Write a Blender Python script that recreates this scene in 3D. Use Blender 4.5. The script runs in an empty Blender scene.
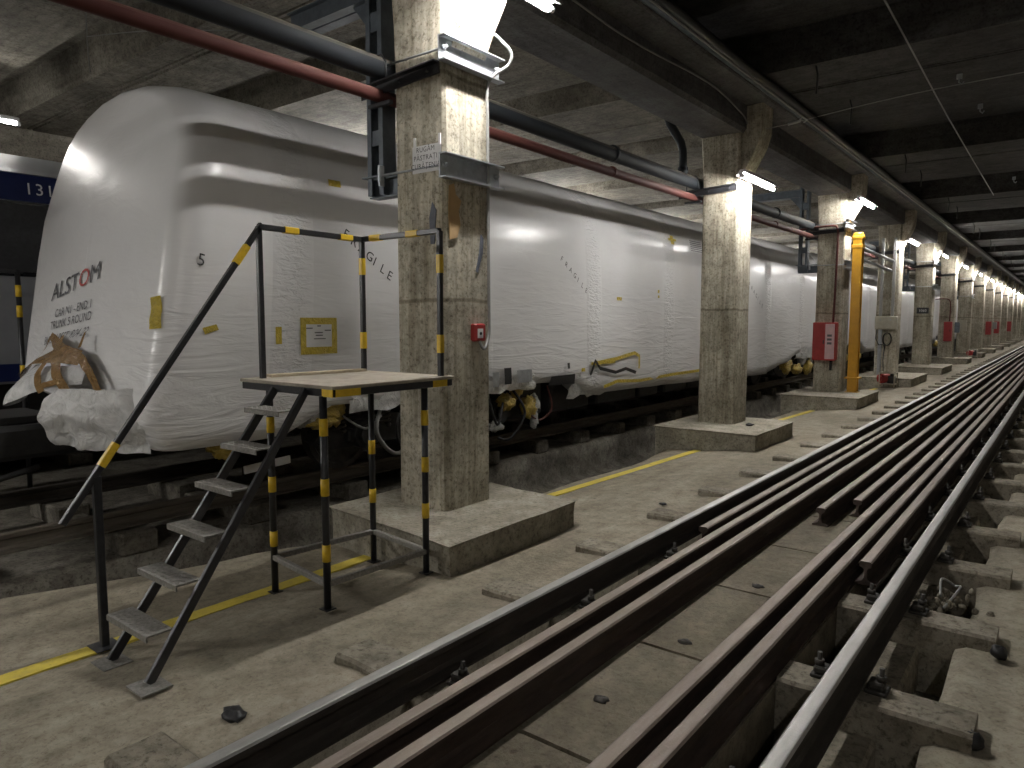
import bpy, bmesh, math, random
from mathutils import Vector, Matrix, noise
R = math.radians
random.seed(7)
scene = bpy.context.scene
C = scene.collection

# ------------------------------------------------------------------ camera, world, exposure
cam_data = bpy.data.cameras.new('camera')
cam_data.sensor_fit = 'HORIZONTAL'
cam_data.sensor_width = 36.0
cam_data.lens = 712.0 / 1024.0 * 36.0
cam_data.clip_start = 0.05
cam_data.clip_end = 300
cam = bpy.data.objects.new('camera', cam_data)
C.objects.link(cam)
cam.location = (0, 0, 1.47)
cam.rotation_euler = (R(90 - 5.0565), 0, R(38.077))
scene.camera = cam

world = bpy.data.worlds.new('World')
scene.world = world
world.use_nodes = True
world.node_tree.nodes['Background'].inputs[0].default_value = (0.5, 0.52, 0.6, 1)
world.node_tree.nodes['Background'].inputs[1].default_value = 0.02

scene.view_settings.view_transform = 'Standard'
scene.view_settings.look = 'None'
scene.view_settings.gamma = 1
scene.view_settings.use_curve_mapping = False
scene.view_settings.exposure = 1.6

TUBE_POWER = 225.0
PITCH = 5.9
def gy(k): return 4.2 + PITCH * k          # Y of a column row, k = 0 is the column by the steps

# ------------------------------------------------------------------ materials
def nmat(name):
    m = bpy.data.materials.new(name); m.use_nodes = True
    nt = m.node_tree
    return m, nt, nt.nodes['Principled BSDF']
def N(nt, t, **kw):
    n = nt.nodes.new(t)
    for k, v in kw.items():
        if k.startswith('_'): setattr(n, k[1:], v)
        else: n.inputs[k.replace('__', ' ')].default_value = v
    return n
def L(nt, a, b): nt.links.new(a, b)
def coords(nt, scale=(1, 1, 1), obj=False):
    if obj:
        s = N(nt, 'ShaderNodeTexCoord').outputs['Object']
    else:
        s = N(nt, 'ShaderNodeNewGeometry').outputs['Position']
    mp = N(nt, 'ShaderNodeMapping'); mp.inputs['Scale'].default_value = scale
    L(nt, s, mp.inputs['Vector'])
    return mp.outputs['Vector']
def ramp(nt, fac, stops):
    r = N(nt, 'ShaderNodeValToRGB')
    e = r.color_ramp.elements
    while len(e) < len(stops): e.new(0.5)
    for i, (p, c) in enumerate(stops):
        e[i].position = p
        e[i].color = (c[0], c[1], c[2], 1) if len(c) == 3 else c
    L(nt, fac, r.inputs['Fac'])
    return r.outputs['Color']
def mix(nt, a, b, fac, mode='MIX'):
    m = N(nt, 'ShaderNodeMix', _data_type='RGBA', _blend_type=mode)
    for sock, v in ((m.inputs[0], fac), (m.inputs[6], a), (m.inputs[7], b)):
        if isinstance(v, (int, float)): sock.default_value = v
        elif isinstance(v, tuple): sock.default_value = (*v, 1)
        else: L(nt, v, sock)
    return m.outputs[2]
def noise_tex(nt, vec, scale, detail=5, rough=0.6, dist=0.0):
    n = N(nt, 'ShaderNodeTexNoise', Scale=scale, Detail=detail, Roughness=rough, Distortion=dist)
    L(nt, vec, n.inputs['Vector'])
    return n.outputs['Fac']
def bump(nt, p, h, strength, dist=0.02, prev=None):
    b = N(nt, 'ShaderNodeBump', Strength=strength, Distance=dist)
    L(nt, h, b.inputs['Height'])
    if prev is not None: L(nt, prev, b.inputs['Normal'])
    L(nt, b.outputs['Normal'], p.inputs['Normal'])
    return b.outputs['Normal']

def plain(name, col, rough=0.5, metal=0.0, var=0.25, scale=14, obj=True, bmp=0.15):
    m, nt, p = nmat(name)
    v = coords(nt, obj=obj)
    f = noise_tex(nt, v, scale, 6, 0.65)
    c = ramp(nt, f, [(0.3, tuple(x * (1 - var) for x in col)), (0.7, tuple(min(1, x * (1 + var)) for x in col))])
    L(nt, c, p.inputs['Base Color'])
    p.inputs['Roughness'].default_value = rough
    p.inputs['Metallic'].default_value = metal
    if bmp: bump(nt, p, f, bmp, 0.01)
    return m

def concrete(name, col, dark, board=(9, 9, 0.6), rough=0.9, stain=0.55, bmp=0.5, yellow=None):
    m, nt, p = nmat(name)
    v = coords(nt)
    big = noise_tex(nt, v, 0.9, 6, 0.65, 0.4)
    mid = noise_tex(nt, v, 6.0, 8, 0.7)
    fine = noise_tex(nt, v, 38.0, 4, 0.75)
    vb = coords(nt, board)
    brd = noise_tex(nt, vb, 1.6, 6, 0.7)
    c1 = ramp(nt, mid, [(0.3, dark), (0.55, col), (0.85, tuple(min(1, x * 1.25) for x in col))])
    c2 = ramp(nt, brd, [(0.32, (0.55, 0.53, 0.5)), (0.55, (1, 1, 1))])
    c = mix(nt, c1, c2, 0.75, 'MULTIPLY')
    c3 = ramp(nt, big, [(0.36, (stain, stain * 0.97, stain * 0.92)), (0.6, (1, 1, 1))])
    c = mix(nt, c, c3, 0.8, 'MULTIPLY')
    pits = ramp(nt, fine, [(0.36, (0.35, 0.33, 0.3)), (0.47, (1, 1, 1)), (0.66, (1, 1, 1)), (0.76, (1.2, 1.2, 1.18))])
    c = mix(nt, c, pits, 0.7, 'MULTIPLY')
    blot = noise_tex(nt, v, 19, 6, 0.75, 0.5)
    c = mix(nt, c, ramp(nt, blot, [(0.36, (0.6, 0.58, 0.54)), (0.5, (1, 1, 1)), (0.72, (1.12, 1.11, 1.08))]), 0.75, 'MULTIPLY')
    L(nt, c, p.inputs['Base Color'])
    p.inputs['Roughness'].default_value = rough
    p.inputs['Specular IOR Level'].default_value = 0.25
    n1 = bump(nt, p, brd, bmp * 0.6, 0.02)
    bump(nt, p, fine, bmp * 0.5, 0.01, n1)
    return m

M = {}
def pour_joints(m):
    nt = m.node_tree; p = nt.nodes['Principled BSDF']
    src = p.inputs['Base Color'].links[0].from_socket
    v = coords(nt); n = noise_tex(nt, v, 3, 4, .6)
    sp = N(nt, 'ShaderNodeSeparateXYZ'); L(nt, v, sp.inputs[0])
    wob_ = N(nt, 'ShaderNodeMath', _operation='MULTIPLY_ADD'); L(nt, n, wob_.inputs[0]); wob_.inputs[1].default_value = .06; L(nt, sp.outputs['Z'], wob_.inputs[2])
    q = N(nt, 'ShaderNodeMath', _operation='PINGPONG'); L(nt, wob_.outputs[0], q.inputs[0]); q.inputs[1].default_value = .83
    line = ramp(nt, q.outputs[0], [(0.0, (.42, .40, .36)), (0.012, (.55, .53, .5)), (0.02, (1, 1, 1)), (1.0, (1, 1, 1))])
    streak = noise_tex(nt, coords(nt, (7, 7, .35)), 1.3, 6, .7)
    dark = ramp(nt, streak, [(.34, (.55, .52, .46)), (.5, (1, 1, 1))])
    L(nt, mix(nt, mix(nt, src, line, .8, 'MULTIPLY'), dark, .7, 'MULTIPLY'), p.inputs['Base Color'])
M['column'] = concrete('column_concrete', (0.60, 0.562, 0.462), (0.38, 0.352, 0.283), (13, 13, 0.7))
pour_joints(M['column'])
M['footing'] = concrete('footing_concrete', (0.43, 0.402, 0.332), (0.29, 0.27, 0.22), (3, 3, 3))
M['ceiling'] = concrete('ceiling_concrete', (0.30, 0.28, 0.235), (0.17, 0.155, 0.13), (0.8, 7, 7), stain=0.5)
M['ceiling_shaded'] = concrete('shaded_ceiling_concrete', (0.075, 0.073, 0.071), (0.038, 0.037, 0.037), (0.8, 7, 7), stain=0.45)  # right bay ceiling: shade above the lamps is put into a darker colour
M['beam'] = concrete('beam_concrete', (0.15, 0.15, 0.155), (0.09, 0.09, 0.094), (6, 0.5, 9), rough=0.7)
M['pit'] = concrete('pit_concrete', (0.21, 0.195, 0.165), (0.10, 0.09, 0.075), (3, 3, 4), stain=0.4)
M['sleeper'] = concrete('sleeper_concrete', (0.35, 0.32, 0.26), (0.24, 0.215, 0.175), (4, 4, 4), stain=0.7)
M['wall'] = concrete('wall_concrete', (0.30, 0.28, 0.24), (0.2, 0.185, 0.16), (1, 1, 6))

def floor_mat(name, col, dark, light):
    m, nt, p = nmat(name)
    v = coords(nt)
    big = noise_tex(nt, v, 0.55, 6, 0.6, 0.6)
    streak = noise_tex(nt, coords(nt, (2.2, 0.35, 1)), 1.5, 7, 0.65)
    mid = noise_tex(nt, v, 7, 8, 0.7)
    fine = noise_tex(nt, v, 48, 4, 0.78)
    c = ramp(nt, mid, [(0.3, dark), (0.5, col), (0.8, light)])
    c = mix(nt, c, ramp(nt, streak, [(0.35, (0.68, 0.66, 0.62)), (0.62, (1.08, 1.06, 1.02))]), 0.7, 'MULTIPLY')
    c = mix(nt, c, ramp(nt, big, [(0.35, (0.72, 0.7, 0.66)), (0.6, (1.05, 1.05, 1.05))]), 0.8, 'MULTIPLY')
    c = mix(nt, c, ramp(nt, fine, [(0.35, (0.5, 0.48, 0.45)), (0.47, (1, 1, 1)), (0.66, (1, 1, 1)), (0.78, (1.3, 1.3, 1.28))]), 0.65, 'MULTIPLY')
    blot = noise_tex(nt, v, 16, 7, 0.75, 0.6)
    c = mix(nt, c, ramp(nt, blot, [(0.33, (0.66, 0.64, 0.6)), (0.5, (1, 1, 1)), (0.72, (1.14, 1.13, 1.1))]), 0.7, 'MULTIPLY')
    vo = N(nt, 'ShaderNodeTexVoronoi', Scale=2.6); L(nt, v, vo.inputs['Vector'])
    sp = ramp(nt, vo.outputs['Distance'], [(0.03, (0.25, 0.23, 0.2)), (0.055, (1, 1, 1))])
    c = mix(nt, c, sp, 0.7, 'MULTIPLY')
    L(nt, c, p.inputs['Base Color'])
    p.inputs['Roughness'].default_value = 0.88
    p.inputs['Specular IOR Level'].default_value = 0.25
    n1 = bump(nt, p, mid, 0.35, 0.02)
    bump(nt, p, fine, 0.35, 0.008, n1)
    return m
M['floor'] = floor_mat('dusty_floor', (0.33, 0.30, 0.24), (0.225, 0.20, 0.158), (0.44, 0.405, 0.33))
M['floor_right'] = floor_mat('dusty_floor_dark', (0.38, 0.35, 0.285), (0.26, 0.235, 0.19), (0.5, 0.465, 0.38))
M['slab'] = floor_mat('track_slab_dust', (0.235, 0.21, 0.163), (0.165, 0.146, 0.113), (0.32, 0.29, 0.23))
M['dirt'] = floor_mat('loose_dirt', (0.38, 0.35, 0.28), (0.25, 0.225, 0.18), (0.48, 0.44, 0.36))

def paint_line():
    m, nt, p = nmat('yellow_floor_paint')
    v = coords(nt)
    w = noise_tex(nt, v, 9, 8, 0.75); f = noise_tex(nt, v, 40, 4, 0.7)
    c = ramp(nt, w, [(0.3, (0.50, 0.40, 0.10)), (0.5, (0.66, 0.53, 0.07)), (0.75, (0.75, 0.62, 0.10))])
    c = mix(nt, c, ramp(nt, f, [(0.3, (0.6, 0.57, 0.5)), (0.42, (1, 1, 1))]), 0.6, 'MULTIPLY')
    L(nt, c, p.inputs['Base Color']); p.inputs['Roughness'].default_value = 0.75
    return m
M['yellow_line'] = paint_line()

def wrap_mat():
    m, nt, p = nmat('white_shrink_wrap')
    v = coords(nt)
    crinkle = noise_tex(nt, coords(nt, (1.2, 0.8, 3.0)), 2.2, 6, 0.6, 0.8)
    fine = noise_tex(nt, coords(nt, (2.2, 2.2, 6)), 4.0, 4, 0.55, 0.8)
    big = noise_tex(nt, v, 0.8, 4, 0.5)
    # vertical seams of tight crinkles every few metres
    wv = N(nt, 'ShaderNodeTexWave', _wave_type='BANDS', _bands_direction='Y', Scale=0.125, Distortion=0.6, Detail=2)
    wv.inputs['Detail Scale'].default_value = 1.5
    L(nt, v, wv.inputs['Vector'])
    seam = ramp(nt, wv.outputs['Fac'], [(0.93, (0, 0, 0)), (0.995, (1, 1, 1))])
    seamh = mix(nt, (0, 0, 0), fine, seam)
    c = ramp(nt, big, [(0.3, (0.74, 0.735, 0.735)), (0.7, (0.82, 0.82, 0.825))])
    L(nt, c, p.inputs['Base Color'])
    p.inputs['Roughness'].default_value = 0.27
    p.inputs['Specular IOR Level'].default_value = 0.5
    n1 = bump(nt, p, crinkle, 0.10, 0.05)
    n2 = bump(nt, p, seamh, 0.6, 0.05, n1)
    low = N(nt, 'ShaderNodeSeparateXYZ'); L(nt, v, low.inputs[0])
    lf = N(nt, 'ShaderNodeMapRange'); L(nt, low.outputs['Z'], lf.inputs[0])
    lf.inputs[1].default_value = 2.3; lf.inputs[2].default_value = 0.5
    lf.inputs[3].default_value = 0.0; lf.inputs[4].default_value = 1.0
    fold = noise_tex(nt, coords(nt, (1.0, 0.55, 4.2)), 2.4, 4, 0.5, 1.2)
    foldh = mix(nt, (0, 0, 0), fold, lf.outputs[0])
    bump(nt, p, foldh, 0.5, 0.06, n2)
    return m
M['wrap'] = wrap_mat()
def crumple_mat(name, col, rough=0.3, s=9, trans=0.0):
    m, nt, p = nmat(name)
    v = coords(nt)
    f = noise_tex(nt, v, s, 6, 0.6, 1.2)
    L(nt, ramp(nt, f, [(0.3, tuple(x * 0.7 for x in col)), (0.65, col)]), p.inputs['Base Color'])
    p.inputs['Roughness'].default_value = rough
    bump(nt, p, f, 0.9, 0.05)
    return m
M['brown_tape'] = crumple_mat('brown_packing_tape', (0.36, 0.22, 0.09), 0.12, 22)
M['yellow_tape'] = crumple_mat('yellow_tape', (0.66, 0.50, 0.05), 0.35, 12)
M['film'] = crumple_mat('crumpled_clear_film', (0.62, 0.62, 0.6), 0.2, 18)
M['film_yellow'] = crumple_mat('crumpled_yellow_film', (0.6, 0.44, 0.10), 0.3, 16)
M['film_white'] = crumple_mat('crumpled_white_film', (0.76, 0.76, 0.75), 0.2, 7)
M['paper'] = plain('white_paper', (0.72, 0.72, 0.72), 0.8, 0, 0.06, 6)
M['marker'] = plain('black_marker', (0.02, 0.02, 0.022), 0.6, 0, 0.2, 20)
M['grey_ink'] = plain('grey_ink', (0.10, 0.10, 0.11), 0.6, 0, 0.2, 20)
M['red_ink'] = plain('red_ink', (0.5, 0.10, 0.09), 0.6, 0, 0.2, 20)
M['white_paint'] = plain('white_paint', (0.75, 0.75, 0.76), 0.5, 0, 0.05, 10)
M['black_steel'] = plain('black_painted_steel', (0.022, 0.023, 0.026), 0.38, 0.0, 0.35, 25)
M['black_stuff'] = plain('black_undergear', (0.018, 0.018, 0.018), 0.6, 0, 0.4, 12)
M['grime'] = plain('grimy_undergear', (0.05, 0.046, 0.04), 0.65, 0.2, 0.5, 10)
M['band'] = plain('yellow_band', (0.78, 0.52, 0.03), 0.42, 0, 0.12, 30)
M['galv'] = plain('galvanized_steel', (0.40, 0.42, 0.44), 0.4, 0.7, 0.18, 18)
M['bluegrey'] = plain('blue_grey_steel', (0.11, 0.13, 0.15), 0.45, 0.3, 0.25, 10)
M['conduit'] = plain('grey_conduit', (0.27, 0.27, 0.26), 0.5, 0.2, 0.12, 20)
M['tread'] = plain('steel_tread_plate', (0.25, 0.24, 0.22), 0.6, 0.15, 0.35, 60, bmp=0.5)
M['deck'] = plain('dusty_plywood_deck', (0.36, 0.32, 0.26), 0.8, 0, 0.2, 12)
M['plank'] = plain('raw_plank', (0.50, 0.42, 0.30), 0.75, 0, 0.15, 8)
M['cardboard'] = plain('dusty_board', (0.30, 0.235, 0.165), 0.85, 0, 0.2, 6)
M['red'] = plain('red_enamel', (0.36, 0.035, 0.035), 0.4, 0, 0.15, 10)
M['red_light'] = plain('pale_pink_glass', (0.60, 0.42, 0.44), 0.3, 0, 0.08, 10)
M['orange'] = plain('orange_yellow_steel', (0.60, 0.31, 0.02), 0.4, 0, 0.12, 6)
M['cream'] = plain('cream_enamel', (0.42, 0.39, 0.31), 0.5, 0, 0.12, 9)
M['rubber'] = plain('black_rubber', (0.012, 0.012, 0.013), 0.5, 0, 0.3, 30)
M['blue'] = plain('navy_blue_livery', (0.012, 0.020, 0.085), 0.3, 0, 0.1, 8)
M['grey_livery'] = plain('grey_livery', (0.30, 0.31, 0.33), 0.35, 0.2, 0.06, 5)
M['light_livery'] = plain('light_grey_livery', (0.30, 0.31, 0.32), 0.4, 0.1, 0.06, 5)
M['ochre'] = plain('ochre_patch', (0.50, 0.34, 0.17), 0.9, 0, 0.1, 9)
M['blue_spray'] = plain('blue_spray_paint', (0.12, 0.13, 0.16), 0.8, 0, 0.3, 14)
M['dark_glass'] = plain('dark_window_glass', (0.012, 0.013, 0.016), 0.08, 0, 0.1, 3, bmp=0)

def rail_mat(name, c0, c1, rough, metal, speck=0.0):
    m, nt, p = nmat(name)
    f = noise_tex(nt, coords(nt, (9, 1.2, 9)), 3, 8, 0.7)
    g = noise_tex(nt, coords(nt), 45, 5, 0.75)
    c = ramp(nt, f, [(0.3, c0), (0.7, c1)])
    if speck:
        c = mix(nt, c, (0.55, 0.5, 0.45), ramp(nt, g, [(0.62, (0, 0, 0)), (0.72, (speck, speck, speck))]))
    L(nt, c, p.inputs['Base Color'])
    p.inputs['Roughness'].default_value = rough
    p.inputs['Metallic'].default_value = metal
    bump(nt, p, g, 0.25, 0.004)
    return m
M['rail_top'] = rail_mat('polished_rail_head', (0.36, 0.355, 0.34), (0.52, 0.515, 0.50), 0.42, 0.75)
M['rail_side'] = rail_mat('dark_rail_side', (0.035, 0.03, 0.026), (0.07, 0.06, 0.05), 0.7, 0.2)
M['rust_top'] = rail_mat('rusty_rail_head', (0.21, 0.165, 0.135), (0.33, 0.275, 0.235), 0.55, 0.25, 0.5)
M['rust_side'] = rail_mat('rusty_rail_side', (0.035, 0.025, 0.02), (0.08, 0.055, 0.042), 0.8, 0.1)

def pipe_mat(name, col, dusty):
    m, nt, p = nmat(name)
    g = N(nt, 'ShaderNodeNewGeometry')
    f = noise_tex(nt, coords(nt, (4, 0.8, 4)), 4, 7, 0.7)
    sx = N(nt, 'ShaderNodeSeparateXYZ'); L(nt, g.outputs['True Normal'], sx.inputs[0])
    up = ramp(nt, sx.outputs['Z'], [(0.25, (0, 0, 0)), (0.95, (1, 1, 1))])   # dust that settled on top
    fac = mix(nt, (0, 0, 0), up, f)
    L(nt, mix(nt, col, dusty, fac), p.inputs['Base Color'])
    p.inputs['Roughness'].default_value = 0.7
    p.inputs['Specular IOR Level'].default_value = 0.25
    bump(nt, p, f, 0.1, 0.01)
    return m
M['dark_pipe'] = pipe_mat('dark_blue_grey_pipe', (0.015, 0.018, 0.022), (0.34, 0.30, 0.23))
M['red_pipe'] = pipe_mat('dark_red_pipe', (0.085, 0.026, 0.022), (0.26, 0.17, 0.14))

def glow(name, col, s):
    m, nt, p = nmat(name)
    p.inputs['Base Color'].default_value = (0.9, 0.9, 0.9, 1)
    p.inputs['Emission Color'].default_value = (*col, 1)
    p.inputs['Emission Strength'].default_value = s
    return m
M['tube'] = glow('lit_fluorescent_tube', (1.0, 0.972, 0.935), TUBE_POWER)
M['tube_dim'] = glow('dim_fluorescent_tube', (1.0, 0.965, 0.91), TUBE_POWER * 0.12)
M['tube_old'] = glow('worn_fluorescent_tube', (1.0, 0.972, 0.935), TUBE_POWER * 0.75)

# ------------------------------------------------------------------ mesh builder
def frame_from(d, up=Vector((0, 0, 1))):
    d = d.normalized()
    if abs(d.dot(up)) > 0.98: up = Vector((0, 1, 0))
    x = d.cross(up).normalized()
    return x, x.cross(d).normalized()

class MB:
    def __init__(s): s.v = []; s.f = []; s.m = []; s.mi = 0; s.smooth = set()
    def quadstrip(s, rings, closed=True, cap=True, smooth=False):
        b = len(s.v); n = len(rings[0])
        for r in rings: s.v += [tuple(p) for p in r]
        for i in range(len(rings) - 1):
            for j in range(n if closed else n - 1):
                k = (j + 1) % n
                if smooth: s.smooth.add(len(s.f))
                s.f.append((b + i * n + j, b + i * n + k, b + (i + 1) * n + k, b + (i + 1) * n + j)); s.m.append(s.mi)
        if cap and closed:
            s.f.append(tuple(b + j for j in reversed(range(n)))); s.m.append(s.mi)
            s.f.append(tuple(b + (len(rings) - 1) * n + j for j in range(n))); s.m.append(s.mi)
        return s
    def box(s, lo, hi, ch=0.0):
        (x0, y0, z0), (x1, y1, z1) = lo, hi
        if ch <= 0:
            r = lambda z: [(x0, y0, z), (x1, y0, z), (x1, y1, z), (x0, y1, z)]
            return s.quadstrip([r(z0), r(z1)])
        def r(z, i):
            return [(x0 + i + ch, y0 + i, z), (x1 - i - ch, y0 + i, z), (x1 - i, y0 + i + ch, z), (x1 - i, y1 - i - ch, z),
                    (x1 - i - ch, y1 - i, z), (x0 + i + ch, y1 - i, z), (x0 + i, y1 - i - ch, z), (x0 + i, y0 + i + ch, z)]
        return s.quadstrip([r(z0, ch * .7), r(z0 + ch, 0), r(z1 - ch, 0), r(z1, ch * .7)])
    def bar(s, a, b, w, h=None, up=Vector((0, 0, 1))):
        a, b = Vector(a), Vector(b); h = h or w
        x, u = frame_from(b - a, up)
        c = min(w, h) * 0.12
        pr = [(-w/2 + c, -h/2), (w/2 - c, -h/2), (w/2, -h/2 + c), (w/2, h/2 - c), (w/2 - c, h/2), (-w/2 + c, h/2), (-w/2, h/2 - c), (-w/2, -h/2 + c)]
        return s.quadstrip([[p + x * i + u * j for i, j in pr] for p in (a, b)])
    def profile(s, pts, a, b, up=Vector((0, 0, 1))):
        "extrude a closed 2-D outline (right, up) from a to b"
        a, b = Vector(a), Vector(b)
        x, u = frame_from(b - a, up)
        return s.quadstrip([[p + x * i + u * j for i, j in pts] for p in (a, b)])
    def tube(s, pts, r, n=10, cap=True):
        pts = [Vector(p) for p in pts]
        rings = []
        x = None
        for i, p in enumerate(pts):
            d = (pts[min(i + 1, len(pts) - 1)] - pts[max(i - 1, 0)]).normalized()
            if x is None: x, u = frame_from(d)
            else:
                x = (x - d * x.dot(d)).normalized(); u = x.cross(d)
            rr = r[i] if isinstance(r, (list, tuple)) else r
            rings.append([p + (x * math.cos(2 * math.pi * k / n) + u * math.sin(2 * math.pi * k / n)) * rr for k in range(n)])
        return s.quadstrip(rings, smooth=True, cap=cap)
    def cyl(s, a, b, r, n=16): return s.tube([a, b], r, n)
    def blob(s, c, rad, seed=0, amp=0.25, nu=14, nv=9, fr=2.2):
        c = Vector(c); rings = []
        for i in range(nv + 1):
            t = math.pi * (i + 0.02) / (nv + 0.04)
            ring = []
            for j in range(nu):
                a = 2 * math.pi * j / nu
                d = Vector((math.sin(t) * math.cos(a), math.sin(t) * math.sin(a), -math.cos(t)))
                k = 1 + amp * noise.noise(d * fr + Vector((seed * 7.1, seed * 3.3, 0)))*1.6
                ring.append(c + Vector((d.x * rad[0], d.y * rad[1], d.z * rad[2])) * k)
            rings.append(ring)
        return s.quadstrip(rings, smooth=True)
    def prism(s, poly, axis, a, b):
        "closed polygon in the plane across axis 'X' (y,z), 'Y' (x,z) or 'Z' (x,y), extruded a..b"
        f = {'X': lambda p, t: (t, p[0], p[1]), 'Y': lambda p, t: (p[0], t, p[1]), 'Z': lambda p, t: (p[0], p[1], t)}[axis]
        return s.quadstrip([[f(p, a) for p in poly], [f(p, b) for p in poly]])
    def sheet(s, grid, th=None):
        n = len(grid[0]); return s.quadstrip(grid, closed=False, smooth=True)
    def build(s, name, mats, parent=None, origin=None):
        mats = mats if isinstance(mats, (list, tuple)) else [mats]
        if parent is not None:
            o = parent
            while o.parent: o = o.parent
            org = Vector(o.location)
        elif origin is not None: org = Vector(origin)
        else:
            xs, ys, zs = zip(*s.v)
            org = Vector(((min(xs) + max(xs)) / 2, (min(ys) + max(ys)) / 2, min(zs)))
        me = bpy.data.meshes.new(name)
        me.from_pydata([tuple(Vector(p) - org) for p in s.v], [], s.f)
        for m in mats: me.materials.append(m)
        for i, p in enumerate(me.polygons):
            p.material_index = s.m[i]
            if i in s.smooth: p.use_smooth = True
        bm = bmesh.new(); bm.from_mesh(me)
        bmesh.ops.recalc_face_normals(bm, faces=bm.faces)
        bm.to_mesh(me); bm.free()
        me.update()
        ob = bpy.data.objects.new(name, me)
        C.objects.link(ob)
        if parent is not None: ob.parent = parent
        else: ob.location = org
        return ob

def tag(o, label=None, cat=None, group=None, kind=None):
    if label: o['label'] = label
    if cat: o['category'] = cat
    if group: o['group'] = group
    if kind: o['kind'] = kind
    return o
def empty(name, loc, label, cat, group=None):
    o = bpy.data.objects.new(name, None); C.objects.link(o)
    o.location = loc; o.empty_display_size = 0.2
    return tag(o, label, cat, group)
def struct(o): o['kind'] = 'structure'; return o
def copy_tree(o, parent=None):
    c = o.copy(); C.objects.link(c)
    if parent is not None: c.parent = parent
    for ch in list(o.children): copy_tree(ch, c)
    return c
def text_obj(name, body, size, mat, place, parent=None, thick=0.0, spacing=1.0, align='LEFT', shift=None):
    "flat lettering; place(x, y) -> world point"
    cu = bpy.data.curves.new(name, 'FONT'); cu.body = body; cu.size = size; cu.align_x = align
    cu.space_character = spacing; cu.resolution_u = 3
    t = bpy.data.objects.new(name, cu); C.objects.link(t)
    dg = bpy.context.evaluated_depsgraph_get(); dg.update()
    me = bpy.data.meshes.new_from_object(t.evaluated_get(dg))
    C.objects.unlink(t); bpy.data.objects.remove(t)
    me.name = name
    root = parent
    while root is not None and root.parent: root = root.parent
    org = Vector(root.location) if root is not None else None
    pts = [Vector(place(v.co.x, v.co.y)) for v in me.vertices]
    if org is None: org = sum(pts, Vector()) / len(pts)
    for v, p in zip(me.vertices, pts): v.co = p - org
    me.materials.clear(); me.materials.append(mat)
    o = bpy.data.objects.new(name, me); C.objects.link(o)
    if parent is not None: o.parent = parent
    else: o.location = org
    return o
ORD = ['nearest', 'second', 'third', 'fourth', 'fifth', 'sixth', 'seventh', 'eighth', 'ninth', 'tenth', 'eleventh', 'twelfth', 'thirteenth', 'fourteenth', 'fifteenth', 'sixteenth']
YB, YE = -9.0, 98.0                     # the built stretch of tunnel
X0, X1 = -4.25, -3.72                   # column faces
FZ = -0.22                              # walkway level (0 = rail top)
def fz(x): return FZ - 0.085 * max(0, min(1, (-3.35 - x) / 0.65))   # it falls towards the pit

# ------------------------------------------------------------------ setting: floors
def wob(y, s, a): return a * noise.noise(Vector((y * s, 3.7, 1.3)))
mb = MB()
edge = [(-9, -5.4), (-2, -5.4), (1.5, -5.44), (2.03, -5.24), (2.6, -5.02), (3.1, -4.95), (3.45, -4.75), (4.9, -4.75), (5.3, -4.55), (5.6, -4.36)]
def edge_x(y):
    if y < 5.6:
        for (ya, xa), (yb, xb) in zip(edge, edge[1:]):
            if ya <= y <= yb: return xa + (xb - xa) * (y - ya) / (yb - ya) + wob(y, 2.3, 0.05)
    k = (y - 4.2) / PITCH; d = abs(k - round(k)) * PITCH
    return (-4.6 if d < 0.95 else -4.36) + wob(y, 1.1, 0.12)
ys = [YB + i * 0.25 for i in range(int((40 - YB) / 0.25) + 1)] + [42 + 2 * i for i in range(29)]
nx = 9
top = []
for y in ys:
    ex = edge_x(y); row = [(ex + wob(y, 5, .03), y, -0.95), (ex - 0.03, y, fz(ex) - 0.09), (ex + 0.08, y, fz(ex) - 0.015)]
    for j in range(1, nx + 1):
        x = ex + (-2.27 - ex) * j / nx
        row.append((x, y, fz(x) + 0.009 * noise.noise(Vector((x * 1.3, y * 1.3, 0))) + (0.015 if j >= nx - 1 else 0)))
    row.append((-2.25, y, -0.95))
    top.append(row)
mb.sheet(top)
struct(mb.build('floor', M['floor'], origin=(0, 0, 0)))

# centre slab between the running rails, with a groove at every panel joint
mb = MB()
y = YB; prof = []
joints = [3.24 + 1.03 * k for k in range(-11, 90)]
ring = lambda y, z: [(-1.99, y, -0.5), (-1.99, y, z - 0.004), (-1.74, y, z), (-1.28, y, z), (-0.99, y, z - 0.004), (-0.99, y, -0.5)]
rings = [ring(YB, -0.203)]
for j in joints:
    if j < YB + .1: continue
    for dy, dz in ((-0.012, 0), (-0.008, -0.03), (0.008, -0.03), (0.012, 0)):
        rings.append(ring(j + dy, -0.203 + dz + 0.004 * noise.noise(Vector((j, 0, 0)))))
mb.quadstrip(rings)
struct(mb.build('track_slab', M['slab'], origin=(0, 0, 0)))
mb = MB()                                                     # bed under both rails and the trench beside the right rail
mb.prism([(-2.28, -0.9), (-2.28, -0.30), (-1.98, -0.30), (-1.98, -0.52), (-1.0, -0.52), (-1.0, -0.55), (-0.3, -0.55), (-0.3, -0.9)], 'Y', YB, YE)
struct(mb.build('trench_floor', M['pit'], origin=(0, 0, 0)))
mb = MB(); mb.box((-0.86, YB, -0.55), (-0.56, YE, -0.31), 0.02)
struct(mb.build('rail_kerb', M['sleeper'], origin=(0, 0, 0)))
mb = MB(); rows = []
for y in ys:
    ex = -0.40 + wob(y, 1.7, 0.05)
    row = [(ex, y, -0.6), (ex, y, -0.27), (ex + .05, y, -0.245)]
    for j in range(1, 9):
        x = ex + .05 + (2.6 - ex) * j / 8
        row.append((x, y, -0.238 + 0.02 * noise.noise(Vector((x * 1.7, y * 1.1, 5)))))
    rows.append(row)
mb.sheet(rows)
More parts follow.
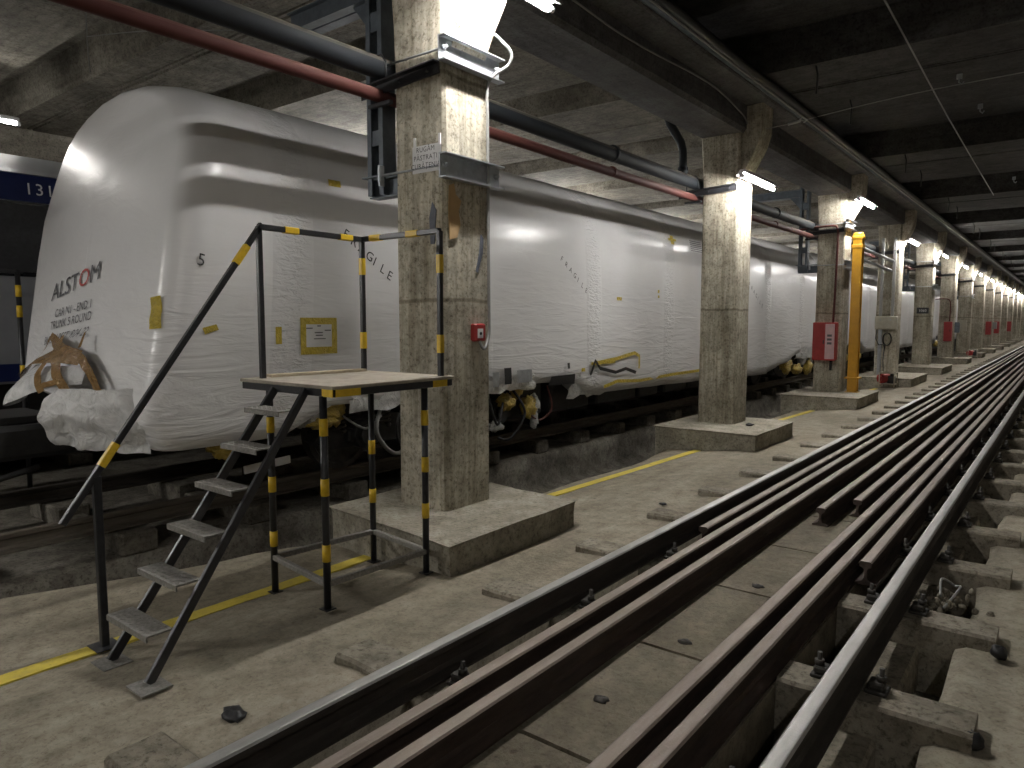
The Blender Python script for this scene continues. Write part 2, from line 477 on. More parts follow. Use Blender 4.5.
struct(mb.build('floor_right', M['floor_right'], origin=(0, 0, 0)))
# pit and raised bed of the wrapped train's track, then the far track
mb = MB(); rows = []
for y in ys:
    w = -5.98 + wob(y, 0.9, 0.05)
    rows.append([(-4.0, y, -0.95), (-4.3, y, -0.93), (w + .16, y, -0.93), (w + .05, y, -0.88), (w + .02 + wob(y, 3, .03), y, -0.66), (w, y, -0.47 + wob(y, 1.3, .03)), (w - .12, y, -0.44), (-6.6, y, -0.45), (-7.2, y, -0.47), (-8.3, y, -0.45), (-9, y, -0.42), (-13.6, y, -0.42)])
mb.sheet(rows)
struct(mb.build('pit_floor', M['pit'], origin=(0, 0, 0)))

# walls that close the hall (only their light reaches the picture)
for nm, lo, hi in (('wall_left', (-13.8, YB, -1), (-13.5, YE, 5.4)), ('wall_right', (2.5, YB, -1), (2.8, YE, 5.4)),
                   ('wall_back', (-13.8, YB - .3, -1), (2.8, YB, 5.4)), ('wall_end', (-13.8, YE, -1), (2.8, YE + .3, 5.4))):
    mb = MB(); mb.box(lo, hi); struct(mb.build(nm, M['wall']))

# ------------------------------------------------------------------ setting: ceiling and beams
LOW, HIGH = 4.56, 5.0
def ceiling(lows, x0, x1):
    pts = []; y = YB
    pts.append((YB, HIGH))
    for a, b, g in lows:
        if b < YB + .2 or a > YE - .5: continue
        a = max(a, YB + .1)
        pts += [(a - 0.10, HIGH), (a, LOW)]
        if g and a < g < b: pts += [(g - 0.05, LOW), (g - 0.035, LOW + .03), (g - .02, LOW + .03), (g - .01, LOW + .004), (g + .03, LOW + .004), (g + .04, LOW + .05), (g + .06, LOW + .05), (g + .07, LOW)]
        pts += [(b, LOW), (b + 0.10, HIGH)]
    pts.append((YE, HIGH))
    poly = pts + [(YE, 5.4), (YB, 5.4)]
    m = MB(); m.prism(poly, 'X', x0, x1)
    return m
right = [(gy(k) - 0.85, gy(k) + 2.15, gy(k) + 0.1) for k in range(-3, 17)]
struct(ceiling(right, -3.86, 2.6).build('ceiling', M['ceiling_shaded'], origin=(0, 0, 0)))
left = [(-4.8, -2.6, None), (-1.8, -.4, None), (1.2, 3.4, None), (4.1, 5.35, 4.5), (6.3, 8.1, None)]
for k in range(1, 17):
    g = gy(k)
    left += [(g - 1.06, g + 1.2, g + 0.2), (g + 2.2, g + 3.9, None)]
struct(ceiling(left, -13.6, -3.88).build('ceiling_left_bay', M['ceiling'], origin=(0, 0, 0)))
mb = MB()
mb.prism([(-4.27, 4.05), (-3.70, 4.05), (-3.66, 4.10), (-3.66, 4.40), (-3.36, 4.42), (-3.34, 4.44), (-3.34, 4.53), (-3.37, 4.55), (-4.66, 4.55), (-4.69, 4.52), (-4.69, 4.44), (-4.31, 4.40), (-4.31, 4.10)], 'Y', YB, YE)
struct(mb.build('ceiling_beam', M['beam'], origin=(0, 0, 0)))

# ------------------------------------------------------------------ columns and footings
COLW = ['beside the black and yellow steps, with a paper sign', 'second from the steps, a pipe bracket across it', 'third from the steps, with a red hose cabinet',
        'fourth from the steps, with a cream switch box', 'fifth from the steps, with a small dark number plate', 'sixth from the steps, with a red box low on its face',
        'seventh from the steps', 'eighth from the steps', 'ninth from the steps', 'tenth from the steps']
NCOL = range(-2, 15)
for k in NCOL:
    g = gy(k)
    if 0 <= k < len(COLW): lab = 'square concrete column ' + COLW[k]; grp = 'concrete columns'
    elif k >= len(COLW): lab = 'distant square concrete column past the tenth from the steps'; grp = 'far concrete columns'
    else: lab = 'square concrete column behind the viewer, before the steps'; grp = 'near concrete columns'
    root = empty('concrete_column', ((X0 + X1) / 2, g, -0.02), lab, 'column', grp)
    mb = MB(); c = 0.025; rings = []
    for i in range(13):
        z = 0.0 + 4.07 * i / 12
        j = lambda s: 0.006 * noise.noise(Vector((s * 3.1, g, z * 2.2)))
        f = max(0, (z - 3.45) / 0.6)
        a, b, y0, y1 = X0 + j(1) - 0.04 * f, X1 + j(2), g - .265 + j(3), g + .265 + j(4)
        rings.append([(a + c, y0, z), (b - c, y0, z), (b, y0 + c, z), (b, y1 - c, z), (b - c, y1, z), (a + c, y1, z), (a, y1 - c, z), (a, y0 + c, z)])
    mb.quadstrip(rings)
    mb.build('shaft', M['column'], root)
    mb = MB()
    mb.quadstrip([[(X1 - .02, g - w, z), (x, g - w, z), (x, g + w, z), (X1 - .02, g + w, z)] for x, z, w in ((X1 + .004, 3.46, .19), (X1 + .08, 3.62, .19), (X1 + .21, 3.86, .2), (X1 + .27, 4.06, .205), (X1 + .28, 4.41, .205))])
    mb.build('corbel', M['column'], root)
FOOT = {0: (3.35, 4.84), 1: (9.11, 10.7), 2: (14.66, 16.6), 3: (20.5, 23.0), 4: (25.9, 28.4)}
FLAB = {0: 'by the steps', 1: 'under the second column', 2: 'under the red hose cabinet column', 3: 'beside the small red machine', 4: 'under the number plate column'}
for k in range(-2, 15):
    a, b = FOOT.get(k, (gy(k) - .8, gy(k) + .75))
    lab = ('low concrete plinth ' + FLAB[k]) if k in FLAB else ('low concrete plinth under a distant column' if k > 4 else 'low concrete plinth behind the viewer')
    mb = MB(); rings = []
    h = 0.0
    pts = []
    for t in range(24):
        per = t / 24 * 4
        s = int(per); u = per - s
        x0, x1 = -4.56, -3.145
        a0 = a + (0.15 if k == 0 else 0)
        p = [(x0 + (x1 - x0) * u, a0 + (a - a0) * u), (x1, a + (b - a) * u), (x1 - (x1 - x0) * u, b), (x0, b - (b - a0) * u)][s]
        pts.append(p)
    cx, cy = -3.85, (a + b) / 2
    def ringz(z, ins, amp):
        return [(x + (0.0 if abs(x - cx) < .01 else math.copysign(-ins, x - cx)) + amp * noise.noise(Vector((x * 4, y * 4, z * 6))),
                 y + math.copysign(-ins, y - cy) + amp * noise.noise(Vector((x * 4 + 9, y * 4, z * 6))), z + (.01 * noise.noise(Vector((x * 2, y * 2, 8))) if z > -.05 else 0)) for x, y in pts]
    mb.quadstrip([ringz(-0.95, 0, 0.0), ringz(-0.23, 0, .006), ringz(-0.12, 0, .012), ringz(-0.03, 0.004, .015), ringz(-0.008, 0.012, .012), ringz(0.0, 0.03, .01)])
    mb.build('concrete_plinth', M['footing'])
    tag(C.objects[-1], lab, 'plinth', 'concrete plinths')
# loose dirt heaped against the first plinth
mb = MB(); rows = []
for i in range(11):
    rows.append([(-4.82 + .62 * j / 10 + .04 * noise.noise(Vector((i, j, 2))), 4.82 + .85 * i / 10, fz(-4.5) - .03 + (.10 + .17 * max(0, math.sin(math.pi * (j + .5) / 11)) * math.cos(math.pi * .5 * i / 10) * (1 + .5 * noise.noise(Vector((i * .6, j * .6, 0))))) * (1 if 0 < j < 10 and i < 10 else 0)) for j in range(11)])
mb.sheet(rows)
tag(mb.build('dirt_heap', M['dirt']), 'heap of loose grey dirt against the plinth by the steps', 'dirt', kind='stuff')

# ------------------------------------------------------------------ yellow floor lines
for i, (a, b, lab) in enumerate(((-6, 3.44, 'yellow painted line on the floor running under the steps'), (5.66, 9.1, 'yellow painted line between the first and second plinths'),
                                 (11.2, 14.6, 'yellow painted line between the second and third plinths'), (17.0, 20.4, 'yellow painted line leading up to the small red machine'))):
    mb = MB(); rows = []
    n = int((b - a) / .12)
    for q in range(n + 1):
        y = a + (b - a) * q / n
        cx = (-4.06 - 0.006 * max(0, y - 2.4)) if i == 0 else (-4.08 + 0.045 * (y - a))
        w = .055 if i == 0 else .05
        r = wob(y + i * 50, 9, .006)
        z = fz(cx) + 0.014
        rows.append([(cx - w + r, y, z - .03), (cx - w + r, y, z), (cx + w + r, y, z), (cx + w + r, y, z - .03)])
    mb.quadstrip(rows)
    tag(mb.build('floor_line', M['yellow_line']), lab, 'floor marking', 'yellow floor lines')

# ------------------------------------------------------------------ rails
def rail_profile(h=0.149, hw=0.035, fw=0.0625):
    return [(-fw, 0), (fw, 0), (fw, .011), (.02, .026), (.009, .045), (.0085, h - .055), (.016, h - .044), (hw, h - .036), (hw, h - .009), (hw - .008, h - .001), (hw - .016, h),
            (-hw + .016, h), (-hw + .008, h - .001), (-hw, h - .009), (-hw, h - .036), (-.016, h - .044), (-.0085, h - .055), (-.009, .045), (-.02, .026), (-fw, .011)]
def rail(name, x, ztop, y0, y1, top, side, h=.149, wander=0.0, dx=0.0):
    mb = MB(); pr = rail_profile(h)
    n = max(2, int((y1 - y0) / 1.5))
    rings = []
    for i in range(n + 1):
        y = y0 + (y1 - y0) * i / n
        xx = x + wander * noise.noise(Vector((y * .12, x * 9, 0))) + dx * (y - y0)
        rings.append([(xx + a, y, ztop - h + b) for a, b in pr])
    mb.quadstrip(rings)
    for i, f in enumerate(mb.f):
        zs = [mb.v[j][2] for j in f]
        if len(f) == 4 and min(zs) > ztop - 0.012: mb.m[i] = 1
    return mb.build(name, [side, top])
RY1 = 90.0
left_rail = tag(rail('running_rail', -2.206, 0, YB, RY1, M['rail_top'], M['rail_side']), 'polished running rail nearest the concrete columns, worn bright on top', 'rail', 'running rails')
right_rail = tag(rail('running_rail', -0.705, 0, YB, RY1, M['rail_top'], M['rail_side']), 'polished running rail on the right beside the open trench', 'rail', 'running rails')
spare = [(-2.074, 4.95, 'rusty spare rail next to the polished left rail, its end cut off square'), (-1.943, -4, 'long rusty spare rail, leftmost of those reaching the bottom of the picture'),
         (-1.775, -4, 'long rusty spare rail bordering the dusty slab on its left'), (-1.535, 6.05, 'rusty spare rail whose broad cut end rests on the slab, left of another end'),
         (-1.36, 6.52, 'rusty spare rail whose cut end lies at the right edge of the dusty slab'), (-1.20, -4, 'long rusty spare rail bordering the dusty slab on its right'),
         (-1.062, -4, 'long rusty spare rail, rightmost of those reaching the bottom of the picture'), (-0.925, 4.74, 'rusty spare rail ending beside the polished right rail')]
for x, y0, lab in spare:
    tag(rail('spare_rail', x, -0.054 if x < -1 else -0.017, y0, RY1 - 3, M['rust_top'], M['rust_side'], wander=0.002), lab, 'rail', 'spare rails stored between the running rails')
# train track rails
M['track_rust'] = rail_mat('dusty_track_rail', (0.075, 0.063, 0.05), (0.145, 0.125, 0.10), 0.8, 0.1)
tag(rail('track_rail', -6.2, -0.11, YB, RY1, M['track_rust'], M['track_rust']), 'dark rail under the near side of the wrapped train', 'rail', 'rails under the wrapped train')
tag(rail('track_rail', -7.7, -0.11, YB, RY1, M['rail_side'], M['rail_side']), 'dark rail under the far side of the wrapped train', 'rail', 'rails under the wrapped train')
tag(rail('track_rail', -10.4, -0.11, YB, RY1, M['rail_side'], M['rail_side']), 'dark rail under the blue striped train, near side', 'rail', 'rails of the far track')
tag(rail('track_rail', -11.9, -0.11, YB, RY1, M['rail_side'], M['rail_side']), 'dark rail under the blue striped train, far side', 'rail', 'rails of the far track')

# rail clips (parts of the running rails)
def clip(parent, x, y, side):
    m = MB()
    m.box((x + side * .03 - .045, y - .05, -0.165), (x + side * .03 + .045, y + .05, -0.148), .004)
    m.box((x + side * .03 - .035, y - .035, -0.15), (x + side * .03 + .03, y + .035, -0.115), .008)
    m.cyl((x + side * .045, y, -.15), (x + side * .045, y, -.055), .011, 8)
    m.cyl((x + side * .045, y, -.115), (x + side * .045, y, -.09), .022, 6)
    return m.build('rail_clip', M['grime'], parent)
SY = [2.27 + 1.09 * k for k in range(-6, 62)]
for y in SY[4:20]:
    clip(left_rail, -2.12, y + .02, 1)
    clip(right_rail, -0.62, y + .02, 1); clip(right_rail, -0.79, y + .02, -1)
# sleeper blocks
def sleeper(x0, x1, seed):
    m = MB(); rings = []
    for i in range(9):
        x = x0 + (x1 - x0) * i / 8
        e = .012 * noise.noise(Vector((x * 5, seed, 0)))
        h = -0.166 + .006 * noise.noise(Vector((x * 7, seed, 4)))
        rings.append([(x, -.13, -.62), (x, .13, -.62), (x, .115 + e, h - .015), (x, .10 + e, h), (x, -.10 + e, h), (x, -.115 + e, h - .015)])
    m.quadstrip(rings); return m
lm = [sleeper(-2.78, -1.995, s) for s in range(3)]
lo = [m.build('sleeper_block', M['sleeper'], origin=(-2.4, 0, -.62)) for m in lm]
rm = [sleeper(-0.985, -0.22, s + 9) for s in range(3)]
ro = [m.build('sleeper_block', M['sleeper'], origin=(-.6, 0, -.62)) for m in rm]
for protos, side, grp in ((lo, 'left of the column-side rail', 'sleeper ends on the column side'), (ro, 'crossing the right rail trench', 'sleeper ends over the trench')):
    for i, y in enumerate(SY):
        j = i % 3
        o = protos[j] if i < 3 else protos[j].copy()
        if i >= 3: C.objects.link(o)
        o.location.y = y + random.uniform(-.03, .03)
        n = i - 6
        if n < 0: lab = 'concrete sleeper end %s, outside the picture' % side
        elif n < 12: lab = 'concrete sleeper end %s, %s in view' % (side, ORD[n])
        else: lab = 'small distant concrete sleeper end %s' % side
        tag(o, lab, 'sleeper', grp if n < 12 else 'far ' + grp)
# sleepers of the wrapped train's track
m = MB(); m.box((-6.55, -.15, -.46), (-6.0, .15, -.274), .02); m.box((-8.05, -.15, -.46), (-7.35, .15, -.274), .02)
m.box((-7.4, -.09, -.46), (-6.5, .09, -.36), .02)
p0 = m.build('track_sleeper', M['pit'], origin=(-6.95, 0, -.46))
p1 = p0.copy(); C.objects.link(p1); p1.location.x -= 4.2
for base, lab, grp in ((p0, 'grimy twin-block sleeper under the wrapped train', 'sleepers under the wrapped train'), (p1, 'grimy twin-block sleeper under the blue striped train', 'sleepers of the far track')):
    tag(base, lab, 'sleeper', grp)
    for i in range(40):
        o = base if i == 0 else base.copy()
        if i: C.objects.link(o)
        o.location.y = .35 + 1.15 * i

# ------------------------------------------------------------------ wrapped train cars
XC = -6.9
SEC = [(1.30, .56), (1.44, .58), (1.475, .72), (1.485, .95), (1.49, 1.3), (1.49, 1.7), (1.485, 2.1), (1.47, 2.5), (1.44, 2.75), (1.39, 2.95), (1.31, 3.12), (1.18, 3.27), (1.0, 3.38), (.75, 3.48), (.4, 3.56), (0, 3.59)]
Z0 = 1.75
def side_x(z):
    for (xa, za), (xb, zb) in zip(SEC[1:], SEC[2:]):
        if za <= z <= zb: return XC + xa + (xb - xa) * (z - za) / (zb - za)
    return XC + 1.44
def dome(c):
    if c < .85: return .03 * (c / .85) ** 2
    t = min(1, (c - .85) / .15); return .03 + .28 * (1 - math.sqrt(max(0, 1 - t * t)))
def sm(a, b, t):
    t = max(0, min(1, (t - a) / (b - a))); return t * t * (3 - 2 * t)
def rake(z): return .158 * (z - 1.3) + .06 * sm(2.2, 3.1, z)
def snout(x, z): return -0.48 * math.exp(-((x - XC - .1) / .55) ** 2 * 1.3) * sm(1.45, .85, z) * sm(.35, .75, z)
def front_y(x, z, y0=2.60):
    u = abs(x - XC) / 1.485; v = (max(0, z - Z0) / 1.8) ** 2.86 if z > Z0 else (Z0 - z) / 1.25
    c = min(1, max(u, v * .97))
    return y0 + dome(c) + rake(z) + snout(x, z)
def bottom_z(y, prof):
    for (ya, za), (yb, zb) in zip(prof, prof[1:]):
        if ya <= y <= yb: return za + (zb - za) * sm(0, 1, (y - ya) / (yb - ya))
    return prof[-1][1] if y > prof[-1][0] else prof[0][1]
PROF1 = [(2.0, .43), (3.7, .43), (4.3, .66), (7.6, .64), (8.3, .62), (8.9, .38), (13.5, .33), (16.2, .24), (17.6, .42), (19.0, .66), (20.6, .68), (21.2, .5), (22, .5)]
def car_wrap(y0, y1, prof, has_snout, fr=True, rr=True):
    st = []
    cs = [.03, .12, .22, .32, .42, .52, .62, .70, .76, .81, .85, .87, .89, .91, .93, .955, .978, .992, 1.0]
    for c in cs: st.append((c, y0 + dome(c), 'f'))
    n = int((y1 - y0 - .8) / .22)
    for i in range(1, n): st.append((1.0, y0 + .31 + (y1 - y0 - .62) * i / n, 'm'))
    for c in reversed(cs): st.append((c, y1 - dome(c), 'r'))
    full = [(x, z) for x, z in SEC] + [(-x, z) for x, z in reversed(SEC[:-1])]
    rings = []
    for c, y, w in st:
        ring = []
        zb = bottom_z(y, prof)
        for px, pz in full:
            if w == 'm' or c > .97:
                if pz < 1.3: pz = zb + (pz - .56) * (1.3 - zb) / .74
            x = XC + c * px; z = Z0 + (c ** .35 if pz > Z0 else c) * (pz - Z0); yy = y
            if w == 'f' or (w == 'm' and y < y0 + 3):
                fall = 1.0 if w == 'f' else max(0, 1 - (y - y0 - .31) / 2.6)
                yy += rake(z) * fall
                if has_snout and w == 'f': yy += snout(x, z)
            if w == 'r': yy -= .1 * (z - 1.0)
            a = .005 + .055 * sm(1.2, .5, z)
            q = Vector((x * 1.2, yy * 1.1, z * 2.6))
            nn = noise.noise(q * 1.4) * a + noise.noise(q * 4.2) * a * .45
            if w == 'f': yy += nn; 
            else: x += nn if px > 0 else -nn
            if has_snout and yy < 4.6 and z < .95:
                z = max(z, .43 + .42 * sm(-6.35, -6.62, x))
            ring.append((x, yy, z))
        # underside closing the wrap
        ring2 = [ring[0]] + ring[1:]
        rings.append(ring2)
    m = MB(); m.quadstrip(rings, closed=True, smooth=True)
    return m
def bogie(parent, yc):
    fr = MB()
    for s in (1, -1):
        x = XC + s * 1.02
        fr.prism([(yc - 1.65, .28), (yc - 1.5, .46), (yc - .5, .46), (yc - .35, .22), (yc + .35, .22), (yc + .5, .46), (yc + 1.5, .46), (yc + 1.65, .28), (yc + 1.5, .18), (yc + .6, .18), (yc + .3, .06), (yc - .3, .06), (yc - .6, .18), (yc - 1.5, .18)], 'X', x - .09, x + .09)
    fr.box((XC - 1.0, yc - .25, .2), (XC + 1.0, yc + .25, .5), .03)
    b = fr.build('bogie_frame', M['black_stuff'], parent)
    for dy in (-1.1, 1.1):
        w = MB()
        for s in (1, -1):
            x = XC + s * .75
            w.quadstrip([[(xx, yc + dy + r * math.cos(t * math.pi / 14), .31 + r * math.sin(t * math.pi / 14)) for t in range(28)] for xx, r in ((x - .07, .30), (x - .065, .41), (x + .05, .415), (x + .055, .36), (x + .03, .34), (x + .03, .16), (x + .09, .14), (x + .1, .05))])
        w.cyl((XC - .75, yc + dy, .31), (XC + .75, yc + dy, .31), .08, 12)
        w.build('wheelset', M['grime'], b)
        for s in (1, -1):
            a = MB(); x = XC + s * 1.14
            a.cyl((x - .05, yc + dy, .31), (x + .1, yc + dy, .31), .15, 14); a.cyl((x + .1, yc + dy, .31), (x + .14, yc + dy, .31), .1, 12)
            a.box((x - .06, yc + dy - .2, .24), (x + .06, yc + dy + .2, .38), .02)
            a.build('axle_box', M['black_stuff'], b)
            for q in (-.3, .3):
                sp = MB()
                pts = [(x + .08 * math.cos(t * .6), yc + dy + q + .08 * math.sin(t * .6), .36 + .005 * t) for t in range(44)]
                sp.tube(pts, .016, 6); sp.build('coil_spring', M['grime'], b)
    return b
def underframe(parent, y0, y1):
    m = MB(); rnd = random.Random(3)
    m.box((XC - 1.3, y0, .72), (XC + 1.3, y1, .95))
    y = y0 + 3.9
    while y < y1 - 5:
        w = rnd.uniform(.7, 1.6)
        m.box((XC - 1.15, y, .18), (XC + 1.15, y + w, .8), .03); y += w + rnd.uniform(.1, .3)
    return m.build('underframe', M['black_stuff'], parent)

car = empty('wrapped_train_car', (XC, 11.6, -0.11), 'long train car shrink-wrapped in white film, its lettered front beside the steps', 'train car', 'wrapped train cars')
wrap = car_wrap(2.60, 20.9, PROF1, True).build('shrink_wrap', M['wrap'], car)
for b_y in (5.9, 18.7): bogie(car, b_y)
underframe(car, 3.2, 20.4)
for k, (a, b) in enumerate(((21.6, 40.2), (40.9, 59.5))):
    pr = [(a - 1, .5), (a + 1.0, .5), (a + 1.8, .7), (a + 4, .7), (a + 5, .4), (b - 5, .35), (b - 3.5, .7), (b - 1.5, .7), (b - .8, .5), (b + 1, .5)]
    c2 = empty('wrapped_train_car', (XC, (a + b) / 2, -0.11), ('white shrink-wrapped train car behind the fourth and fifth columns' if k == 0 else 'farthest white shrink-wrapped train car, past the sixth column'), 'train car', 'wrapped train cars')
    car_wrap(a, b, pr, False).build('shrink_wrap', M['wrap'], c2)
    for y in (a + 3.4, b - 2.6): bogie(c2, y)
    underframe(c2, a + .8, b - .8)
    for i, (dy, z, r, mt) in enumerate(((1.6, .55, (.1, .3, .2), 'film'), (2.4, .3, (.12, .3, .16), 'film_yellow'), (3.4, .55, (.1, .35, .2), 'film'), (4.2, .3, (.12, .3, .15), 'film_yellow'), (4.9, .6, (.1, .3, .2), 'film'))):
        m = MB(); m.blob((XC + 1.3, a + dy, z), r, i + 40 + k, .35, 18, 11, 2.6); m.build('wrapped_connector', M[mt], c2)
# coupler poking out below the front wrap
m = MB()
m.box((XC - .25, 1.72, .34), (XC + .22, 2.6, .62), .04); m.box((XC - .35, 1.5, .28), (XC + .3, 1.75, .66), .05)
m.cyl((XC - .1, 1.42, .5), (XC - .1, 1.55, .5), .1, 12); m.box((XC - .62, 1.75, .62), (XC + .1, 2.35, .68), .01)
m.tube([(XC + .3, 1.7, .5), (XC + .45, 1.6, .36), (XC + .5, 1.75, .25), (XC + .4, 2.1, .3)], .025, 8)
m.build('coupler', M['black_stuff'], car)
m = MB(); m.box((-8.2, 3.0, .25), (-6.55, 4.3, .84), .03); m.box((-7.9, 2.75, .5), (-7.3, 3.0, .8), .03); m.build('equipment_box', M['black_stuff'], car)
# crumpled bottom of the front wrap
m = MB(); rows = []
for i in range(17):
    u = i / 16; rows.append([])
    for j in range(19):
        v = j / 18
        x = -6.40 + .75 * v; z = .93 - .51 * u + .05 * (1 - v) * u
        y = 2.24 + .42 * v ** 1.2 - .04 - .10 * math.sin(math.pi * u) * (1 - .5 * v) + .06 * noise.noise(Vector((x * 5, z * 6, 2))) + .04 * noise.noise(Vector((x * 11, z * 11, 5)))
        rows[-1].append((x, y, z + .03 * noise.noise(Vector((x * 8, 3, i * .3)))))
m.sheet(rows); m.build('crumpled_wrap_edge', M['film_white'], car)
m = MB(); rows = []
for i in range(13):
    u = i / 12; rows.append([])
    for j in range(15):
        v = j / 14
        x = -7.25 + .95 * v; z = 1.10 - (.24 + .10 * math.sin(4 * v + .6)) * u
        y = front_y(x, max(.75, z)) - .03 - .03 * u + .07 * noise.noise(Vector((x * 5, z * 4, 8))) * u
        rows[-1].append((x, y, z))
m.sheet(rows); m.build('coupler_wrap_flap', M['film_white'], car)

def strip(pts, w, off, mat, name, label=None, n=5):
    "adhesive strip laid over the front, given as (x, z) points"
    g = []
    P = []
    for (xa, za), (xb, zb) in zip(pts, pts[1:]):
        for i in range(n): P.append((xa + (xb - xa) * i / n, za + (zb - za) * i / n))
    P.append(pts[-1])
    for i, (x, z) in enumerate(P):
        a = P[max(0, i - 1)]; b = P[min(len(P) - 1, i + 1)]
        dx, dz = b[0] - a[0], b[1] - a[1]; l = math.hypot(dx, dz) or 1
        nx_, nz_ = -dz / l * w / 2, dx / l * w / 2
        j = .012 * noise.noise(Vector((x * 11, z * 11, off * 50)))
        g.append([(x + nx_ * t, front_y(x + nx_ * t, z + nz_ * t) - off + j, z + nz_ * t) for t in (-1, -.33, .33, 1)])
    m = MB(); m.sheet(g)
    o = m.build(name, mat, car)
    if label: o['label'] = label
    return o
for pts, w in (([(-7.32, .90), (-7.1, 1.03), (-6.89, 1.12), (-6.78, 1.19), (-6.6, 1.22), (-6.40, 1.19)], .075),
               ([(-7.26, 1.34), (-6.69, 1.24), (-6.47, 1.21), (-6.31, 1.14), (-6.19, 1.03), (-6.08, .9), (-5.92, .76)], .06),
               ([(-6.95, 1.33), (-6.56, 1.13), (-6.40, .97), (-6.27, .83), (-6.14, .71), (-5.92, .61)], .055),
               ([(-7.2, 1.05), (-6.85, 1.14), (-6.55, 1.16), (-6.35, 1.14)], .06), ([(-7.28, 1.31), (-7.05, 1.15), (-6.9, 1.02)], .035),
               ([(-6.52, .95), (-6.40, .99)], .05), ([(-6.38, .835), (-6.13, .85)], .05), ([(-6.47, 1.25), (-6.55, 1.38)], .03), ([(-6.75, 1.22), (-6.62, 1.05), (-6.5, .9)], .04)):
    strip(pts, w, .085, M['brown_tape'], 'packing_tape', 'glossy brown packing tape')
# lettering on the front
def on_front(x0, z0, slope=.0, sx=1.0):
    return lambda x, y: (x0 + x * sx, front_y(x0 + x * sx, z0 + y + slope * x * sx) - .011, z0 + y + slope * x * sx)
text_obj('front_lettering', 'ALST', .225, M['grey_ink'], on_front(-7.64, 1.655, .17, 1.2), wrap)
text_obj('front_lettering', 'O', .225, M['red_ink'], on_front(-7.03, 1.76, .17, 1.2), wrap)['label'] = 'pale red letter'
text_obj('front_lettering', 'M', .225, M['grey_ink'], on_front(-6.81, 1.80, .17, 1.2), wrap)
for s, x, z in (('CAR N1 - END 1', -7.5, 1.50), ('TRUNK 5 ROUND', -7.58, 1.385), ('BUCHAREST  R04 22', -7.68, 1.24)):
    text_obj('front_lettering', s, .11, M['grey_ink'], on_front(x, z, .11, 1.02), wrap)
# side graphics
def sy(y, z, off=.03): return (side_x(z) + off * .4 + .045 * sm(1.2, .55, z), y, z)
def on_side(y0, z0, rot=0.0, off=.03):
    c, s = math.cos(rot), math.sin(rot)
    return lambda x, y: sy(y0 + x * c - y * s, z0 + x * s + y * c, off)
def fragile(y0, z0, y1, z1, size):
    for i, ch in enumerate('FRAGILE'):
        t = i / 6
        text_obj('side_lettering', ch, size, M['marker'], on_side(y0 + (y1 - y0) * t, z0 + (z1 - z0) * t, R(-28)), wrap)
fragile(4.33, 2.26, 4.86, 1.90, .13); fragile(7.95, 2.28, 8.55, 1.88, .10); fragile(15.0, 2.22, 15.8, 1.78, .13)
text_obj('side_lettering', '5', .14, M['marker'], on_side(2.9, 1.91, R(-12)), wrap)
def patch(name, mat, quad, parent=wrap, off=.022, label=None, nn=4):
    (a, b, c, d) = quad                      # corners (y, z): top-left, top-right, bottom-right, bottom-left
    g = []
    for i in range(nn + 1):
        u = i / nn; row = []
        for j in range(nn + 1):
            v = j / nn
            y = (a[0] * (1 - v) + b[0] * v) * (1 - u) + (d[0] * (1 - v) + c[0] * v) * u
            z = (a[1] * (1 - v) + b[1] * v) * (1 - u) + (d[1] * (1 - v) + c[1] * v) * u
            row.append(sy(y, z, off + .006 * noise.noise(Vector((y * 8, z * 8, 0)))))
        g.append(row)
    m = MB(); m.sheet(g); o = m.build(name, mat, parent)
    if label: o['label'] = label
    return o
R4 = lambda y0, y1, z0, z1: ((y0, z1), (y1, z1), (y1, z0), (y0, z0))
for q in (R4(3.84, 4.24, 1.44, 1.50), R4(3.84, 4.24, 1.17, 1.235), R4(3.84, 3.90, 1.235, 1.44), R4(4.18, 4.24, 1.235, 1.44)):
    patch('yellow_tape', M['yellow_tape'], q, label='yellow tape frame around the delivery note', off=.028)
note = patch('delivery_note', M['paper'], R4(3.88, 4.19, 1.225, 1.45))
for q in ((3.99, 4.08, 1.36, 1.37), (4.0, 4.08, 1.335, 1.345), (3.98, 4.11, 1.305, 1.313), (3.9, 3.97, 1.40, 1.41), (4.1, 4.17, 1.38, 1.39), (4.02, 4.06, 1.42, 1.43)):
    patch('printed_line', M['grey_ink'], R4(q[0], q[1], q[2], q[3]), note, off=.03, nn=1)
for q in (((2.93, 1.415), (3.05, 1.445), (3.07, 1.40), (2.95, 1.365)), R4(3.59, 3.65, 1.27, 1.42), R4(4.22, 4.36, 2.71, 2.77),
          R4(10.80, 10.86, 1.93, 1.98), R4(10.80, 10.86, 1.85, 1.89), R4(9.45, 9.6, 1.78, 1.83), R4(11.38, 11.5, 2.78, 2.93), R4(11.3, 11.6, 2.84, 2.88), R4(8.45, 8.55, .76, .81), R4(8.72, 9.4, .84, .88)):
    patch('yellow_tape', M['yellow_tape'], q)
def path_strip(name, mat, pts, w, off=.04):
    g = []
    P = []
    for (ya, za), (yb, zb) in zip(pts, pts[1:]):
        for i in range(5): P.append((ya + (yb - ya) * i / 5, za + (zb - za) * i / 5))
    P.append(pts[-1])
    for i, (y, z) in enumerate(P):
        a = P[max(0, i - 1)]; b = P[min(len(P) - 1, i + 1)]
        dy, dz = b[0] - a[0], b[1] - a[1]; l = math.hypot(dy, dz) or 1
        g.append([sy(y - dz / l * w / 2 * t, z + dy / l * w / 2 * t, off + .01 * noise.noise(Vector((y * 9, z * 9, 1)))) for t in (-1, 0, 1)])
    m = MB(); m.sheet(g); return m.build(name, mat, wrap)
strip([(-5.615, 1.66), (-5.60, 1.54), (-5.59, 1.41)], .12, .016, M['yellow_tape'], 'yellow_tape', 'yellow tape on the front corner')
